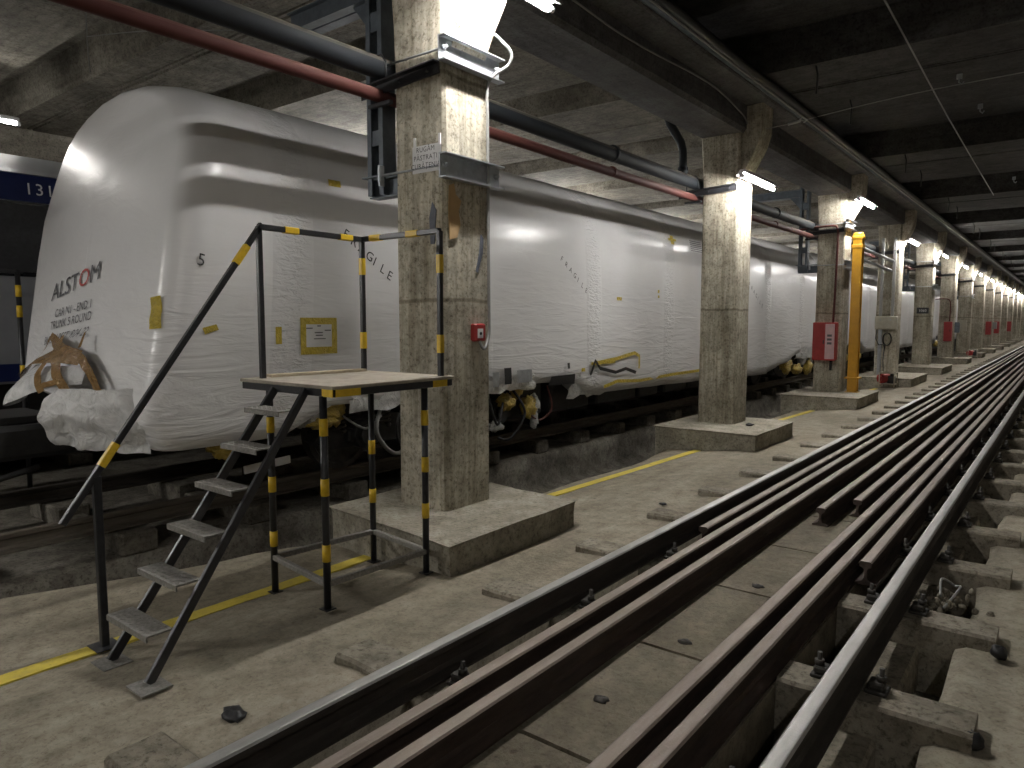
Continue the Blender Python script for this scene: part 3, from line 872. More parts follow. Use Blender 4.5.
path_strip('yellow_tape', M['yellow_tape'], [(8.8, .86), (9.4, .90), (10.0, .97), (10.15, .92), (10.13, .72)], .055)
path_strip('black_strap', M['rubber'], [(8.68, .70), (8.82, .90), (8.95, .78), (9.4, .70), (9.7, .74), (10.05, .66)], .05)
path_strip('yellow_tape', M['yellow_tape'], [(9.1, .50), (9.5, .56), (10.2, .52), (11.4, .55), (12.8, .56)], .05)
sh = patch('printed_sheet', M['paper'], R4(12.1, 12.75, 2.70, 2.94))
for i in range(6): patch('printed_line', M['grey_ink'], R4(12.16, 12.66, 2.90 - .035 * i, 2.912 - .035 * i), sh, off=.032, nn=1)
# torn wrap, bags and hoses around the bogies
patch('dark_tear', M['rubber'], ((7.7, .74), (8.28, .74), (8.30, .60), (7.66, .62)), off=.03)
patch('silver_tape', M['galv'], R4(6.97, 7.28, .70, .86), off=.03)
patch('black_tape', M['rubber'], R4(6.72, 6.86, .70, .90), off=.03); patch('black_tape', M['rubber'], R4(8.1, 8.16, .82, .90), off=.03)
patch('silver_tape', M['galv'], R4(6.5, 6.62, .68, .86), off=.03)
def flap(y0, y1, z0, z1, dx, seed):
    m = MB(); g = []
    for i in range(6):
        u = i / 5; g.append([(side_x(.75) + dx * u + .05 * noise.noise(Vector((i * .7, j * .8, seed))), y0 + (y1 - y0) * j / 8 + .04 * u * math.sin(j), z1 + (z0 - z1) * u * (1 + .35 * noise.noise(Vector((j * .6, seed, 0))))) for j in range(9)])
    m.sheet(g); return m.build('torn_wrap_flap', M['film_white'], car)
flap(6.3, 7.4, .60, .80, -.03, 2); flap(8.3, 9.5, .38, .75, -.10, 4); flap(18.6, 20.4, .50, .8, -.05, 6); flap(4.4, 5.4, .58, .8, -.02, 8)
for i, (y, z, r, mt) in enumerate(((4.02, .62, (.12, .17, .14), 'film'), (4.30, .60, (.11, .16, .13), 'film_yellow'), (4.18, .52, (.12, .22, .06), 'film_yellow'), (3.2, .40, (.1, .14, .09), 'film_yellow'),
                                   (7.02, .44, (.10, .13, .10), 'film_yellow'), (7.25, .64, (.08, .10, .16), 'film_yellow'), (7.5, .34, (.10, .12, .13), 'film_yellow'), (7.62, .36, (.08, .08, .12), 'film'), (6.8, .16, (.08, .13, .06), 'film'), (7.62, .17, (.06, .05, .12), 'film'),
                                   (18.3, .35, (.12, .30, .18), 'film_yellow'), (19.2, .22, (.12, .32, .13), 'film_yellow'), (20.3, .55, (.1, .25, .25), 'film'), (20.2, .25, (.1, .25, .2), 'film_yellow'), (19.6, .45, (.1, .2, .15), 'film'))):
    m = MB(); m.blob((XC + 1.30, y, z), r, i, .35, 18, 11, 2.6)
    m.build('wrapped_connector', M[mt], car)['label'] = 'connector bundled in %s film' % ('yellow' if 'y' in mt else 'clear')
def hose(pts, r, mat='rubber', name='hose'):
    P = []
    V = [Vector(p) for p in pts]
    for i in range(len(V) - 1):
        p0, p1, p2, p3 = V[max(0, i - 1)], V[i], V[i + 1], V[min(len(V) - 1, i + 2)]
        for t in range(6):
            t /= 6
            P.append(.5 * ((2 * p1) + (p2 - p0) * t + (2 * p0 - 5 * p1 + 4 * p2 - p3) * t * t + (3 * p1 - p0 - 3 * p2 + p3) * t ** 3))
    P.append(V[-1])
    m = MB(); m.tube(P, r, 8); return m
xh = XC + 1.35
for pts, r, mt in (([(xh, 4.9, .6), (xh + .1, 4.75, .35), (xh + .1, 5.0, .1), (xh, 5.4, .2)], .022, 'conduit'), ([(xh, 5.3, .65), (xh + .08, 5.05, .45), (xh + .06, 5.1, .2), (xh, 5.4, .3)], .014, 'rubber'),
                   ([(xh, 7.85, .6), (xh + .05, 7.9, .3), (xh, 7.7, .15), (xh, 7.45, .25)],   .012, 'red_pipe'), ([(xh, 7.1, .6), (xh + .08, 7.25, .3), (xh + .05, 7.0, 0.0), (xh, 6.8, .02)], .018, 'rubber'),
                   ([(xh, 6.6, .6), (xh + .07, 6.7, .2), (xh, 6.9, .45)], .016, 'rubber'), ([(xh, 4.4, .55), (xh + .05, 4.65, .4), (xh, 4.9, .5)], .012, 'conduit')):
    hose(pts, r).build('hose', M[mt], car)

# ------------------------------------------------------------------ far metro train
XF = -9.55
ft = empty('metro_train', (XF - 1.4, 12, -.11), 'blue and grey metro train behind the wrapped car, numbered 131', 'train')
m = MB(); m.prism([(XF, .75), (XF + .02, 1.1), (XF + .02, 2.1), (XF - .05, 3.0), (XF - .16, 3.2), (XF - .5, 3.42), (XF - 1.4, 3.55), (XF - 2.3, 3.42), (XF - 2.64, 3.2), (XF - 2.75, 3.0), (XF - 2.82, 2.1), (XF - 2.8, .75)], 'Y', .4, 38)
m.build('body', M['grey_livery'], ft)
m = MB(); m.prism([(XF - .04, 3.16), (XF - .15, 3.22), (XF - .49, 3.44), (XF - .5, 3.40), (XF - .2, 3.15)], 'Y', .38, 38.02); m.build('roof_panel', M['light_livery'], ft)
m = MB(); m.prism([(XF + .005, 2.84), (XF - .035, 3.15), (XF - .2, 3.15), (XF - .2, 2.84)], 'Y', .38, 38.02); m.build('blue_stripe', M['blue'], ft)
m = MB(); m.prism([(XF + .035, 1.98), (XF + .01, 2.83), (XF - .2, 2.83), (XF - .2, 1.98)], 'Y', .38, 38.02); wb = m.build('window_band', M['dark_glass'], ft)
for y in [2.2 + 1.9 * i for i in range(18)]:
    m = MB(); m.prism([(XF + .042, 2.03), (XF + .016, 2.8), (XF + .0, 2.8), (XF + .0, 2.03)], 'Y', y + .2, y + 1.55)
    m.build('window', M['black_steel'], wb)
for y in (4.6, 9.5, 16):
    m = MB(); m.box((XF - .05, y, .95), (XF + .035, y + .012, 2.9)); m.box((XF - .05, y + 1.3, .95), (XF + .035, y + 1.312, 2.9)); m.box((XF - .05, y + .02, .95), (XF + .028, y + 1.29, 1.97))
    m.build('door', M['light_livery'], ft)
m = MB(); m.box((XF - 2.6, .6, .15), (XF - .2, 38, .76)); m.build('underframe', M['black_stuff'], ft)
m = MB(); m.prism([(XF + .022, .78), (XF + .025, .98), (XF - .1, .98), (XF - .1, .78)], 'Y', .38, 38.02); m.build('lower_blue_stripe', M['blue'], ft)
text_obj('number', '131', .19, M['white_paint'], lambda x, y: (XF + .004 - .12 * (y), 3.11 + x, 2.925 + y), ft, spacing=1.15)

# ------------------------------------------------------------------ pipes and their hangers
def pipe(name, x, z, r, y0, y1, mat, lab, n=18):
    m = MB(); k = int((y1 - y0) / 1.4)
    m.tube([(x, y0 + (y1 - y0) * i / k, z - .012 * math.sin(math.pi * (((y0 + (y1 - y0) * i / k) - 4.2) / PITCH)) ** 2) for i in range(k + 1)], r, n)
    for q in range(int((y1 - y0) / 5.9)):
        yy = y0 + 2.7 + 5.9 * q
        m.cyl((x, yy, z), (x, yy + .05, z), r * 1.16, n)
    return tag(m.build(name, mat), lab, 'pipe', 'overhead pipes')
pipe('dark_pipe', -4.385, 3.445, .084, -7, 84, M['dark_pipe'], 'thick dark blue-grey pipe running past the columns overhead')
pipe('red_pipe', -4.385, 3.235, .051, -7, 84, M['red_pipe'], 'thinner dark red pipe running below the dark pipe overhead')
m = MB()
P = [(-4.36, 8.80, 4.30), (-4.37, 9.0, 4.10), (-4.375, 9.2, 4.0), (-4.38, 9.36, 3.93), (-4.385, 9.44, 3.84), (-4.385, 9.46, 3.72), (-4.385, 9.46, 3.50)]
m.tube(P, .055, 14); m.cyl((-4.385, 9.46, 3.52), (-4.385, 9.46, 3.60), .07, 14)
tag(m.build('drain_pipe', M['dark_pipe']), 'short dark downpipe elbow dropping onto the dark pipe at the second column', 'pipe')
for k in range(-1, 12):
    g = gy(k) - .275
    m = MB()
    m.bar((-4.60, g - .015, 3.275), (-3.74, g - .015, 3.32), .012, .085); m.bar((-4.60, g - .045, 3.312), (-3.74, g - .045, 3.357), .06, .012)
    m.bar((-4.50, g - .02, 3.165), (-4.25, g - .02, 3.165), .04, .03)
    m.tube([(-4.475, g - .03, 3.33), (-4.475, g - .03, 3.47), (-4.43, g - .03, 3.535), (-4.34, g - .03, 3.535), (-4.293, g - .03, 3.47), (-4.293, g - .03, 3.33)], .008, 6)
    m.cyl((-4.15, g + .03, 3.29), (-4.15, g - .05, 3.29), .014, 8); m.cyl((-3.85, g + .03, 3.31), (-3.85, g - .05, 3.31), .014, 8)
    lab = ('dark angle bracket carrying the pipes on the ' + ['column by the steps', 'second column', 'third column, with the hose cabinet', 'fourth column', 'fifth column', 'sixth column'][k]) if 0 <= k < 6 else ('dark angle bracket carrying the pipes on a distant column' if k > 0 else 'dark angle bracket carrying the pipes behind the viewer')
    tag(m.build('pipe_bracket', M['black_steel']), lab, 'bracket', 'pipe brackets')

# ------------------------------------------------------------------ steel support frames on columns 1, 3, 5 ...
CH = [(-.03, -.07), (.03, -.07), (.03, -.06), (-.02, -.06), (-.02, .06), (.03, .06), (.03, .07), (-.03, .07)]
IB = [(-.05, -.08), (.05, -.08), (.05, -.068), (.006, -.068), (.006, .068), (.05, .068), (.05, .08), (-.05, .08), (-.05, .068), (-.006, .068), (-.006, -.068), (-.05, -.068)]
def support_frame(k, lab):
    g = gy(k); y = g - .12
    r = empty('support_frame', (-4.4, g, 2.5), lab, 'steel frame', 'steel frames on the columns')
    m = MB()
    for dx in (-.07, .07): m.profile([(a * .8 if dx > 0 else -a * .8, b) for a, b in CH], (-4.565 + dx, y, 2.50), (-4.565 + dx, y, 4.40), Vector((0, 1, 0)))
    m.box((-4.635, y - .06, 2.9), (-4.495, y - .05, 3.02)); m.box((-4.635, y - .06, 3.8), (-4.495, y - .05, 3.95))
    m.build('upright', M['bluegrey'], r)
    m = MB()
    m.profile(IB, (-4.66, y, 2.56), (-4.255, y, 2.56)); m.box((-4.70, y - .1, 2.64), (-4.26, y + .1, 2.652)); m.build('lower_beam', M['bluegrey'], r)
    m = MB(); m.profile(IB, (-5.75, y, 4.16), (-4.64, y, 4.16)); m.profile(IB, (-5.75, y + .12, 4.16), (-4.64, y + .12, 4.16))
    m.prism([(-4.64, 4.08), (-4.88, 4.08), (-4.64, 3.80)], 'Y', y - .005, y + .005); m.build('cantilever_arm', M['bluegrey'], r)
    for z in (3.44, 2.61):
        m = MB(); yy = [(-.07, -.09), (.0, -.09), (.0, -.08), (-.062, -.08), (-.062, .08), (.0, .08), (.0, .09), (-.07, .09)]
        m.prism([(X1 + .005, z - .09), (X1 + .075, z - .09), (X1 + .075, z - .08), (X1 + .015, z - .08), (X1 + .015, z + .08), (X1 + .075, z + .08), (X1 + .075, z + .09), (X1 + .005, z + .09)], 'Y', g - .33, g + .36)
        c = m.build('clamp_channel', M['galv'], r); c['label'] = 'galvanised channel on the front of the column'
        for dy in (-.285, .31):
            m = MB(); m.cyl((-4.42, g + dy, z + .01), (X1 + .06, g + dy, z + .01), .009, 8); m.cyl((X1 + .015, g + dy, z + .01), (X1 + .035, g + dy, z + .01), .022, 6)
            m.box((-4.40, g + dy - .025, z - .07), (-4.38, g + dy + .025, z + .09))
            m.build('threaded_rod', M['galv'], c)
    return r
for k, lab in ((0, 'blue-grey steel frame clamped to the column by the steps'), (2, 'blue-grey steel frame clamped to the column with the hose cabinet'), (4, 'blue-grey steel frame clamped to the column with the number plate'), (6, 'blue-grey steel frame clamped to the seventh column')):
    support_frame(k, lab)

# ------------------------------------------------------------------ fluorescent lamps
def lamp(x, y0, z, lab, grp, ln=1.2, shade=False, old=False, dim=False, back=False):
    r = empty('tube_lamp', (x, y0 + ln / 2, z), lab, 'lamp', grp)
    m = MB()
    if shade:   # batten with a folded sheet reflector over the tube
        m.prism([(x - .085, z + .012), (x - .03, z + .045), (x + .03, z + .045), (x + .085, z + .012), (x + .085, z + .018), (x + .035, z + .085), (x - .035, z + .085), (x - .085, z + .018)], 'Y', y0 - .03, y0 + ln + .03)
    else: m.box((x - .03, y0 - .02, z + .025), (x + .03, y0 + ln + .02, z + .075), .01)
    if back: m.box((x - .06, y0 - .03, z - .012), (x - .04, y0 + ln + .03, z + .07), .003)   # plate added between tube and corbel to keep glare off the corbel
    m.box((x - .15, y0 + .30, z + .04), (x - .03, y0 + .34, z + .06)); m.build('housing', M['white_paint'], r)
    m = MB(); m.tube([(x, y0, z), (x, y0 + ln, z)], .019, 10); m.build('glowing_tube', M['tube_dim' if dim else 'tube_old' if old else 'tube'], r)
    for yy in (y0 - .03, y0 + ln - .01):
        m = MB(); m.cyl((x, yy, z), (x, yy + .04, z), .026, 10); m.box((x - .05, yy, z - .01), (x, yy + .03, z + .05)); m.build('end_cap', M['white_paint'], r)
    return r
LZ = {0: 3.928, 1: 3.37, 2: 3.83, 3: 3.55, 4: 3.62}
LX = {0: -3.33}
for k in range(-2, 15):
    g = gy(k); z = LZ.get(k, 3.6)
    lab = ['lit fluorescent tube at the top of the column by the steps', 'lit fluorescent tube on the second column from the steps', 'lit fluorescent tube on the column with the hose cabinet', 'lit fluorescent tube on the fourth column', 'lit fluorescent tube on the fifth column', 'lit fluorescent tube on the sixth column', 'lit fluorescent tube on the seventh column'][k] if 0 <= k < 7 else ('distant lit fluorescent tube past the seventh column' if k > 0 else 'lit fluorescent tube behind the viewer')
    if k < 0: continue                       # the lamps on those columns are out
    lamp({0: -3.375, 1: -3.51, 2: -3.40}.get(k, -3.45), {1: 9.42, 0: 3.60}.get(k, g - .6), z, lab, 'fluorescent tubes on the columns' if k < 7 else 'far fluorescent tubes', shade=(k < 4), old=(k in (0, 1) or k > 2), back=(k == 0))
for k in range(0, 9):
    y0 = 2.22 + PITCH * k
    r = lamp(-10.6, y0, 3.945, 'lit fluorescent tube hanging at the left edge, above the blue striped train' if k == 0 else 'lit fluorescent tube of the far row, behind the wrapped cars', 'fluorescent tubes over the far track', dim=(k == 0))
    m = MB()
    for q in (.2, 1.0): m.cyl((-10.6, y0 + q, 4.01), (-10.6, y0 + q, 5.02), .008, 6)
    m.build('hanger_rod', M['galv'], r)
r = lamp(-8.5, -1.9, 2.75, 'added fill tube hung low beside the wrapped train track, outside the picture', 'added fill tubes behind the viewer')  # unseen tube, added to brighten the wrapped car's front
m = MB()
for q in (.2, 1.0): m.cyl((-8.5, -1.9 + q, 2.82), (-8.5, -1.9 + q, 5.02), .008, 6)
m.build('hanger_rod', M['galv'], r)  # rods of the added tube
for x, y, z in ((-7.2, -6.5, 4.475), (1.9, -5.6, 4.40)):  # unseen tubes added as fill for the car front and the right side
    lamp(x, y, z, 'added fill tube under the ceiling behind the viewer', 'added fill tubes behind the viewer', shade=z < 4.45)
# ------------------------------------------------------------------ cables and conduit
def line(name, pts, r, mat, lab, cat='cable', smooth=True):
    m = hose(pts, r) if smooth else MB().tube(pts, r, 8)
    return tag(m.build(name, M[mat]), lab, cat)
line('black_cable_bundle', [(-3.228, y, 4.50 + .005 * math.sin(y * 1.3)) for y in [YB + 2 + .8 * i for i in range(100)]], .05, 'rubber', 'thick black cable bundle lying along the ledge of the ceiling beam')
line('ledge_pipe', [(-3.31, y, 4.46) for y in (-8, 40, 90)], .028, 'bluegrey', 'thin dark pipe along the lower edge of the beam ledge', 'pipe', False)
line('ceiling_conduit', [(-2.98, -2, 4.26), (-3.03, 6, 4.24), (-3.06, 12, 4.26), (-3.04, 30, 4.25), (-3.0, 84, 4.28)], .011, 'conduit', 'thin pale conduit running beside the ceiling beam')
line('hanging_wire', [(-1.62, 4.0, 4.50), (-1.55, 7.0, 4.48), (-1.58, 12.4, 4.42), (-1.58, 20, 4.36)], .009, 'conduit', 'thin pale wire strung under the right-hand ceiling, bent at a hook', 'wire')
line('tension_wire', [(-3.4, 9.9, 4.06), (-3.1, 10.0, 4.10), (-1.5, 10.4, 4.33), (1.5, 11.0, 4.53)], .006, 'conduit', 'thin tension wire stretched across from the second column', 'wire')
m = MB(); m.cyl((-3.14, 10.0, 4.095), (-2.98, 10.03, 4.12), .02, 8); m.tube([(-3.0, 10.0, 4.11), (-2.95, 9.98, 4.15), (-2.9, 10.03, 4.12), (-2.95, 10.06, 4.10)], .012, 6)
tag(m.build('turnbuckle', M['galv']), 'steel turnbuckle on the tension wire near the second column', 'turnbuckle')
line('beam_side_cable', [(-3.63, -2, 4.34), (-3.63, 4.5, 4.32), (-3.63, 6.5, 4.27), (-3.63, 8.5, 4.35), (-3.63, 9.6, 4.24), (-3.63, 9.83, 4.15)], .010, 'conduit', 'sagging thin cable along the side of the ceiling beam')
rodspec = [(-2.62, gy(k) + d) for k in range(0, 8) for d in (-.75, .95)]
for i, (x, y) in enumerate(rodspec):
    m = MB(); m.tube([(x - .1, y, 4.62), (x, y - .02, 4.58), (x + .03, y - .03, 4.45), (x + .02, y - .03, 4.22)], .013, 6)
    tag(m.build('cable_stub', M['rubber']), ('bent black cable stub hanging from the right ceiling, %s from the viewer' % ORD[i]) if i < 8 else 'distant black cable stub hanging from the right ceiling', 'cable stub', 'cable stubs' if i < 8 else 'far cable stubs')
for i, (x, y) in enumerate(((-1.28, 10.75), (-1.2, 12.4), (-1.15, 19.0))):
    m = MB(); m.box((x - .03, y - .015, 4.50), (x + .03, y + .015, 4.565)); m.tube([(x, y, 4.52), (x, y, 4.46), (x + .03, y, 4.43), (x + .05, y, 4.46)], .008, 6)
    tag(m.build('ceiling_hook', M['galv']), 'small steel hook on the right-hand ceiling, %s from the viewer' % ORD[i], 'hook', 'ceiling hooks')
line('hanging_wire', [(-7.9, 3.2, 4.56), (-7.9, 3.2, 4.2), (-7.87, 3.2, 3.95)], .006, 'conduit', 'thin wire hanging from the ceiling above the front of the wrapped car', 'wire')
line('ceiling_wire', [(-7.9, 3.2, 4.3), (-7.2, 3.5, 4.28), (-6.4, 4.0, 4.25), (-5.4, 4.4, 4.2)], .005, 'conduit', 'thin wire strung above the roof of the wrapped car', 'wire')
# conduit down the first column with its call point
line('steel_conduit', [(-3.69, 4.33, 4.0), (-3.69, 4.36, 3.76), (-3.60, 4.44, 3.64), (-3.55, 4.52, 3.55), (-3.58, 4.52, 3.46), (-3.66, 4.44, 3.38), (-3.69, 4.40, 3.28), (-3.69, 4.40, 3.0), (-3.69, 4.405, 2.2), (-3.69, 4.41, 1.55), (-3.69, 4.41, 1.38), (-3.68, 4.37, 1.29), (-3.66, 4.31, 1.25), (-3.67, 4.28, 1.29), (-3.68, 4.275, 1.33)], .013, 'conduit', 'bent grey conduit running down the column to the red call point', 'conduit')
m = MB(); m.box((X1, 4.21, 1.31), (X1 + .06, 4.34, 1.45), .012)
cp = tag(m.build('fire_call_point', M['red']), 'small red fire alarm call point on the column by the steps', 'alarm')
m = MB(); m.box((X1 + .058, 4.235, 1.335), (X1 + .064, 4.30, 1.41), .002); m.build('call_plate', M['paper'], cp)
m = MB(); m.cyl((X1 + .062, 4.268, 1.372), (X1 + .068, 4.268, 1.372), .013, 10); m.build('button', M['black_steel'], cp)
# paper sign
m = MB(); yS = gy(0) - .288
g = [[(-4.03 + .30 * j / 5, yS - .004 * math.sin(j * 1.1), 2.585 + .20 * i / 4) for j in range(6)] for i in range(5)]
m.sheet(g); sg = tag(m.build('paper_sign', M['paper']), 'white paper notice taped to the column by the steps', 'sign')
for i, s in enumerate(('RUGĂM', 'PĂSTRAȚI', 'CURĂȚENIA')):
    text_obj('notice_text', s, .052, M['marker'], (lambda zz: lambda x, y: (-3.88 + x, yS - .012, zz + y))(2.735 - .06 * i), sg, align='CENTER', spacing=1.1)
for x, z, dx in ((-4.01, 2.80, .02), (-3.75, 2.80, .0)):
    m = MB(); m.box((x, yS - .008, z - .03), (x + .02, yS + .004, z + .05)); m.build('sticky_tape', M['paper'], sg)
# paint marks on the first column: thin coats on the concrete
def coat(name, mat, lab, pts, y=None, x=None):
    n = len(pts); m = MB(); f = (lambda a, z, o: (a, y + o, z)) if x is None else (lambda a, z, o: (x + o, a, z))
    m.quadstrip([[f(a, z, o) for a, z in pts] for o in ((.004, -.004) if x is None else (-.004, .004))])
    return tag(m.build(name, mat), lab, 'paint mark')
coat('paint_patch', M['ochre'], 'ochre filler patch on the column above the steps', [(3.98, 2.08), (4.06, 2.10), (4.10, 2.20), (4.08, 2.3), (4.11, 2.38), (4.05, 2.42), (4.03, 2.5), (3.98, 2.48), (3.97, 2.3)], x=X1 + .006)
coat('paint_patch', M['blue_spray'], 'dark blue spray mark on the right face of the column by the steps', [(4.30, 1.85), (4.36, 2.0), (4.37, 2.12), (4.34, 2.15), (4.32, 2.0), (4.28, 1.86)], x=X1 + .006)
coat('paint_patch', M['blue_spray'], 'dark blue spray mark on the left face of the column by the steps', [(-3.86, 2.05), (-3.82, 2.05), (-3.80, 2.3), (-3.84, 2.36), (-3.87, 2.25)], y=gy(0) - .272)

# ------------------------------------------------------------------ access steps
st = empty('access_steps', (-3.6, 2.6, FZ + .012), 'black steel work steps with yellow bands and a guard rail, by the wrapped car', 'steps')
b0 = FZ + .012
def bands(parent, a, b, ts, r, sq=False, ln=.10):
    a, b = Vector(a), Vector(b); d = (b - a).normalized()
    for t in ts:
        c = a + (b - a) * t; m = MB()
        if sq: m.bar(c - d * ln / 2, c + d * ln / 2, r * 2 + .006)
        else: m.tube([c - d * ln / 2, c + d * ln / 2], r + .003, 14)
        o = m.build('tape_band', M['band'], parent); o['label'] = 'yellow warning band'
DZ = 1.085
def leg(x, y, ts, rr=.022):
    z0 = fz(x) + .012
    m = MB(); m.tube([(x, y, z0), (x, y, DZ - .04)], rr, 14); m.box((x - .035, y - .035, z0), (x + .035, y + .035, z0 + .006))
    o = m.build('leg', M['black_steel'], st); bands(o, (x, y, z0), (x, y, DZ), ts, rr); return o
LN, LR, LL, LB = (-3.335, 2.51), (-3.31, 3.295), (-4.0, 2.60), (-3.93, 3.375)
leg(*LN, (.83, .56, .26)); leg(*LR, (.81, .57, .33)); leg(*LL, (.80, .52, .26)); leg(*LB, (.62, .36))
m = MB(); m.box((-4.17, 2.50, DZ), (-3.23, 3.50, DZ + .02), .003); dk = m.build('deck_board', M['deck'], st)
m = MB()
for a, b in (((-3.25, 2.52), (-3.25, 3.48)), ((-4.15, 2.52), (-4.15, 3.48)), ((-4.15, 2.52), (-3.25, 2.52)), ((-4.15, 3.48), (-3.25, 3.48)), ((-4.15, 3.0), (-3.25, 3.0))):
    m.bar((*a, DZ - .022), (*b, DZ - .022), .03, .044)
df = m.build('deck_frame', M['black_steel'], st)
for lo, hi in (((-3.236, 2.52, DZ - .043), (-3.231, 2.70, DZ)), ((-3.33, 2.499, DZ - .043), (-3.235, 2.503, DZ)), ((-3.236, 3.30, DZ - .043), (-3.231, 3.43, DZ))):
    m = MB(); m.box(lo, hi); m.build('tape_band', M['band'], df)['label'] = 'yellow warning band'
HZ = 2.06
def bottom_rail(a, b):
    m = MB(); m.bar((*a, b0 + .15), (*b, b0 + .15), .035); m.build('lower_rail', M['tread'], st)
bottom_rail(LN, LR); bottom_rail(LL, LB); bottom_rail(LN, LL); bottom_rail(LR, LB)
def post(x, y, ts):
    m = MB(); m.bar((x, y, DZ + .015), (x, y, HZ), .034, None, Vector((0, 1, 0)))
    o = m.build('guard_post', M['black_steel'], st); bands(o, (x, y, DZ), (x, y, HZ), ts, .017, True, .12); return o
PA, PB_, PC = (-4.05, 2.59), (-4.10, 3.46), (-3.30, 3.44)
post(*PA, ()); post(*PB_, (.80, .25)); post(*PC, (.78, .24))
def guard(a, b, ts):
    m = MB(); m.bar((*a, HZ), (*b, HZ), .036); o = m.build('guard_rail', M['black_steel'], st); bands(o, (*a, HZ), (*b, HZ), ts, .018, True, .11)
guard(PA, PB_, (.28, .82)); guard(PB_, PC, (.20, .68))
ha, hb = (-4.05, 2.61, 2.075), (-4.05, 1.40, .42)
m = MB(); m.bar(ha, hb, .034); h = m.build('handrail', M['black_steel'], st); bands(h, ha, hb, (.12, .80), .017, True, .14)
zp = fz(-4.05) + .012
m = MB(); m.bar((-4.05, 1.575, zp), (-4.05, 1.575, .645), .04, None, Vector((0, 1, 0))); m.box((-4.12, 1.51, zp), (-3.98, 1.64, zp + .006)); m.build('handrail_post', M['black_steel'], st)
SR, SL_ = ((-3.48, 2.50, 1.07), (-3.262, 1.445, b0 + .01)), ((-3.79, 2.50, 1.06), (-3.765, 1.49, fz(-3.765) + .02))
for (top, foot) in (SR, SL_):
    m = MB(); m.bar(top, foot, .022, .05); m.build('stringer', M['black_steel'], st)
    m = MB(); m.box((foot[0] - .07, foot[1] - .07, foot[2] - .01), (foot[0] + .09, foot[1] + .07, foot[2] - .002)); m.build('foot_plate', M['tread'], st)
for i, z in enumerate((-.02, .175, .375, .575, .77, .96)):
    t = (z - (b0 + .01)) / (1.07 - b0 - .01); y = 1.445 + (2.50 - 1.445) * t
    xr = -3.335 + (-3.475 + 3.335) * t; xl = -3.775 - .03 * t
    m = MB(); y -= .11
    m.box((xl, y + .0, z - .004), (xr, y + .13, z + .006), .002)
    m.bar((xl, y + .004, z - .012), (xr, y + .004, z - .012), .008, .026)
    nq = int((xr - xl) / .05)
    for q in range(nq):
        for w in range(4): m.bar((xl + .02 + .05 * q, y + .018 + .030 * w, z + .007), (xl + .04 + .05 * q, y + .028 + .030 * w, z + .007), .006, .003)
    m.build('tread', M['tread'], st)
m = MB(); m.bar((-4.10, 2.66, DZ + .03), (-4.06, 3.42, DZ + .03), .08, .018); tag(m.build('wooden_plank', M['plank']), 'thin pale wooden plank lying on the deck of the steps', 'plank')
m = MB(); m.bar((-5.95, 3.58, .095), (-5.95, 4.07, .125), .02, .075); tag(m.build('white_board', M['paper']), 'narrow white board strip lying by the rail behind the steps', 'board')

# ------------------------------------------------------------------ second set of steps behind the wrapped front, at the left edge
s2 = empty('work_platform', (-8.75, 2.75, -.42), 'black and yellow guard post and platform at the left edge, before the blue train', 'platform')
for x, y in ((-8.62, 2.70), (-8.62, 1.75)):
    m = MB(); m.tube([(x, y, -.42), (x, y, 2.0)], .025, 12); o = m.build('post', M['black_steel'], s2); bands(o, (x, y, -.42), (x, y, 2.0), (.909, .822, .566, .232), .025, False, .12)
m = MB(); m.bar((-8.62, 1.7, 1.98), (-8.62, 2.75, 1.98), .04); m.build('guard_rail', M['black_steel'], s2)
m = MB(); m.box((-9.2, 1.65, .16), (-8.55, 2.80, .19), .004); m.build('deck_board', M['cardboard'], s2)

# ------------------------------------------------------------------ equipment on the further columns
g2 = gy(2)
cab = empty('hose_cabinet', (-4.07, g2 - .36, .64), 'red fire hose cabinet on the third column', 'cabinet')
m = MB(); m.box((-4.23, g2 - .47, .66), (-3.78, g2 - .266, 1.44), .012); m.build('body', M['red'], cab)
m = MB(); m.box((-4.21, g2 - .478, .69), (-3.99, g2 - .468, 1.41), .003); dd = m.build('door', M['red'], cab)
m = MB(); m.box((-4.02, g2 - .49, 1.0), (-4.0, g2 - .476, 1.08), .003); m.build('door_handle', M['black_steel'], dd)
m = MB(); m.box((-3.98, g2 - .478, .69), (-3.80, g2 - .468, 1.41), .003); d = m.build('pale_panel', M['red_light'], cab)
for z in (1.15, 1.07, .99):
    m = MB(); m.box((-3.94, g2 - .481, z), (-3.85, g2 - .477, z + .045)); m.build('printed_mark', M['grey_ink'], d)
m = MB(); m.cyl((-3.9, g2 - .3, .45), (-3.9, g2 - .3, .67), .025, 8); m.build('hose_outlet', M['rubber'], cab)
line('supply_pipe', [(-4.6, g2 - .30, 3.38), (-4.3, g2 - .32, 3.40), (-3.95, g2 - .32, 3.41), (-3.87, g2 - .32, 3.36), (-3.85, g2 - .31, 3.2), (-3.86, g2 - .30, 2.4), (-3.88, g2 - .30, 1.44)], .022, 'red_pipe', 'red branch pipe dropping to the hose cabinet on the third column', 'pipe')
op = empty('orange_post', (-3.55, g2 + .0, FZ), 'tall orange-yellow steel post beside the third column', 'post')
m = MB(); hp = [(-.09, -.09), (.09, -.09), (.09, -.075), (.008, -.075), (.008, .075), (.09, .075), (.09, .09), (-.09, .09), (-.09, .075), (-.008, .075), (-.008, -.075), (-.09, -.075)]
m.prism([(-3.52 + a, g2 - .02 + b) for a, b in hp], 'Z', .0, 3.24); m.build('shaft', M['orange'], op)
m = MB(); m.box((-3.66, g2 - .16, .28), (-3.38, g2 + .12, .31), .004); m.box((-3.64, g2 - .14, -.01), (-3.40, g2 + .10, .01), .004); m.build('flange', M['orange'], op)
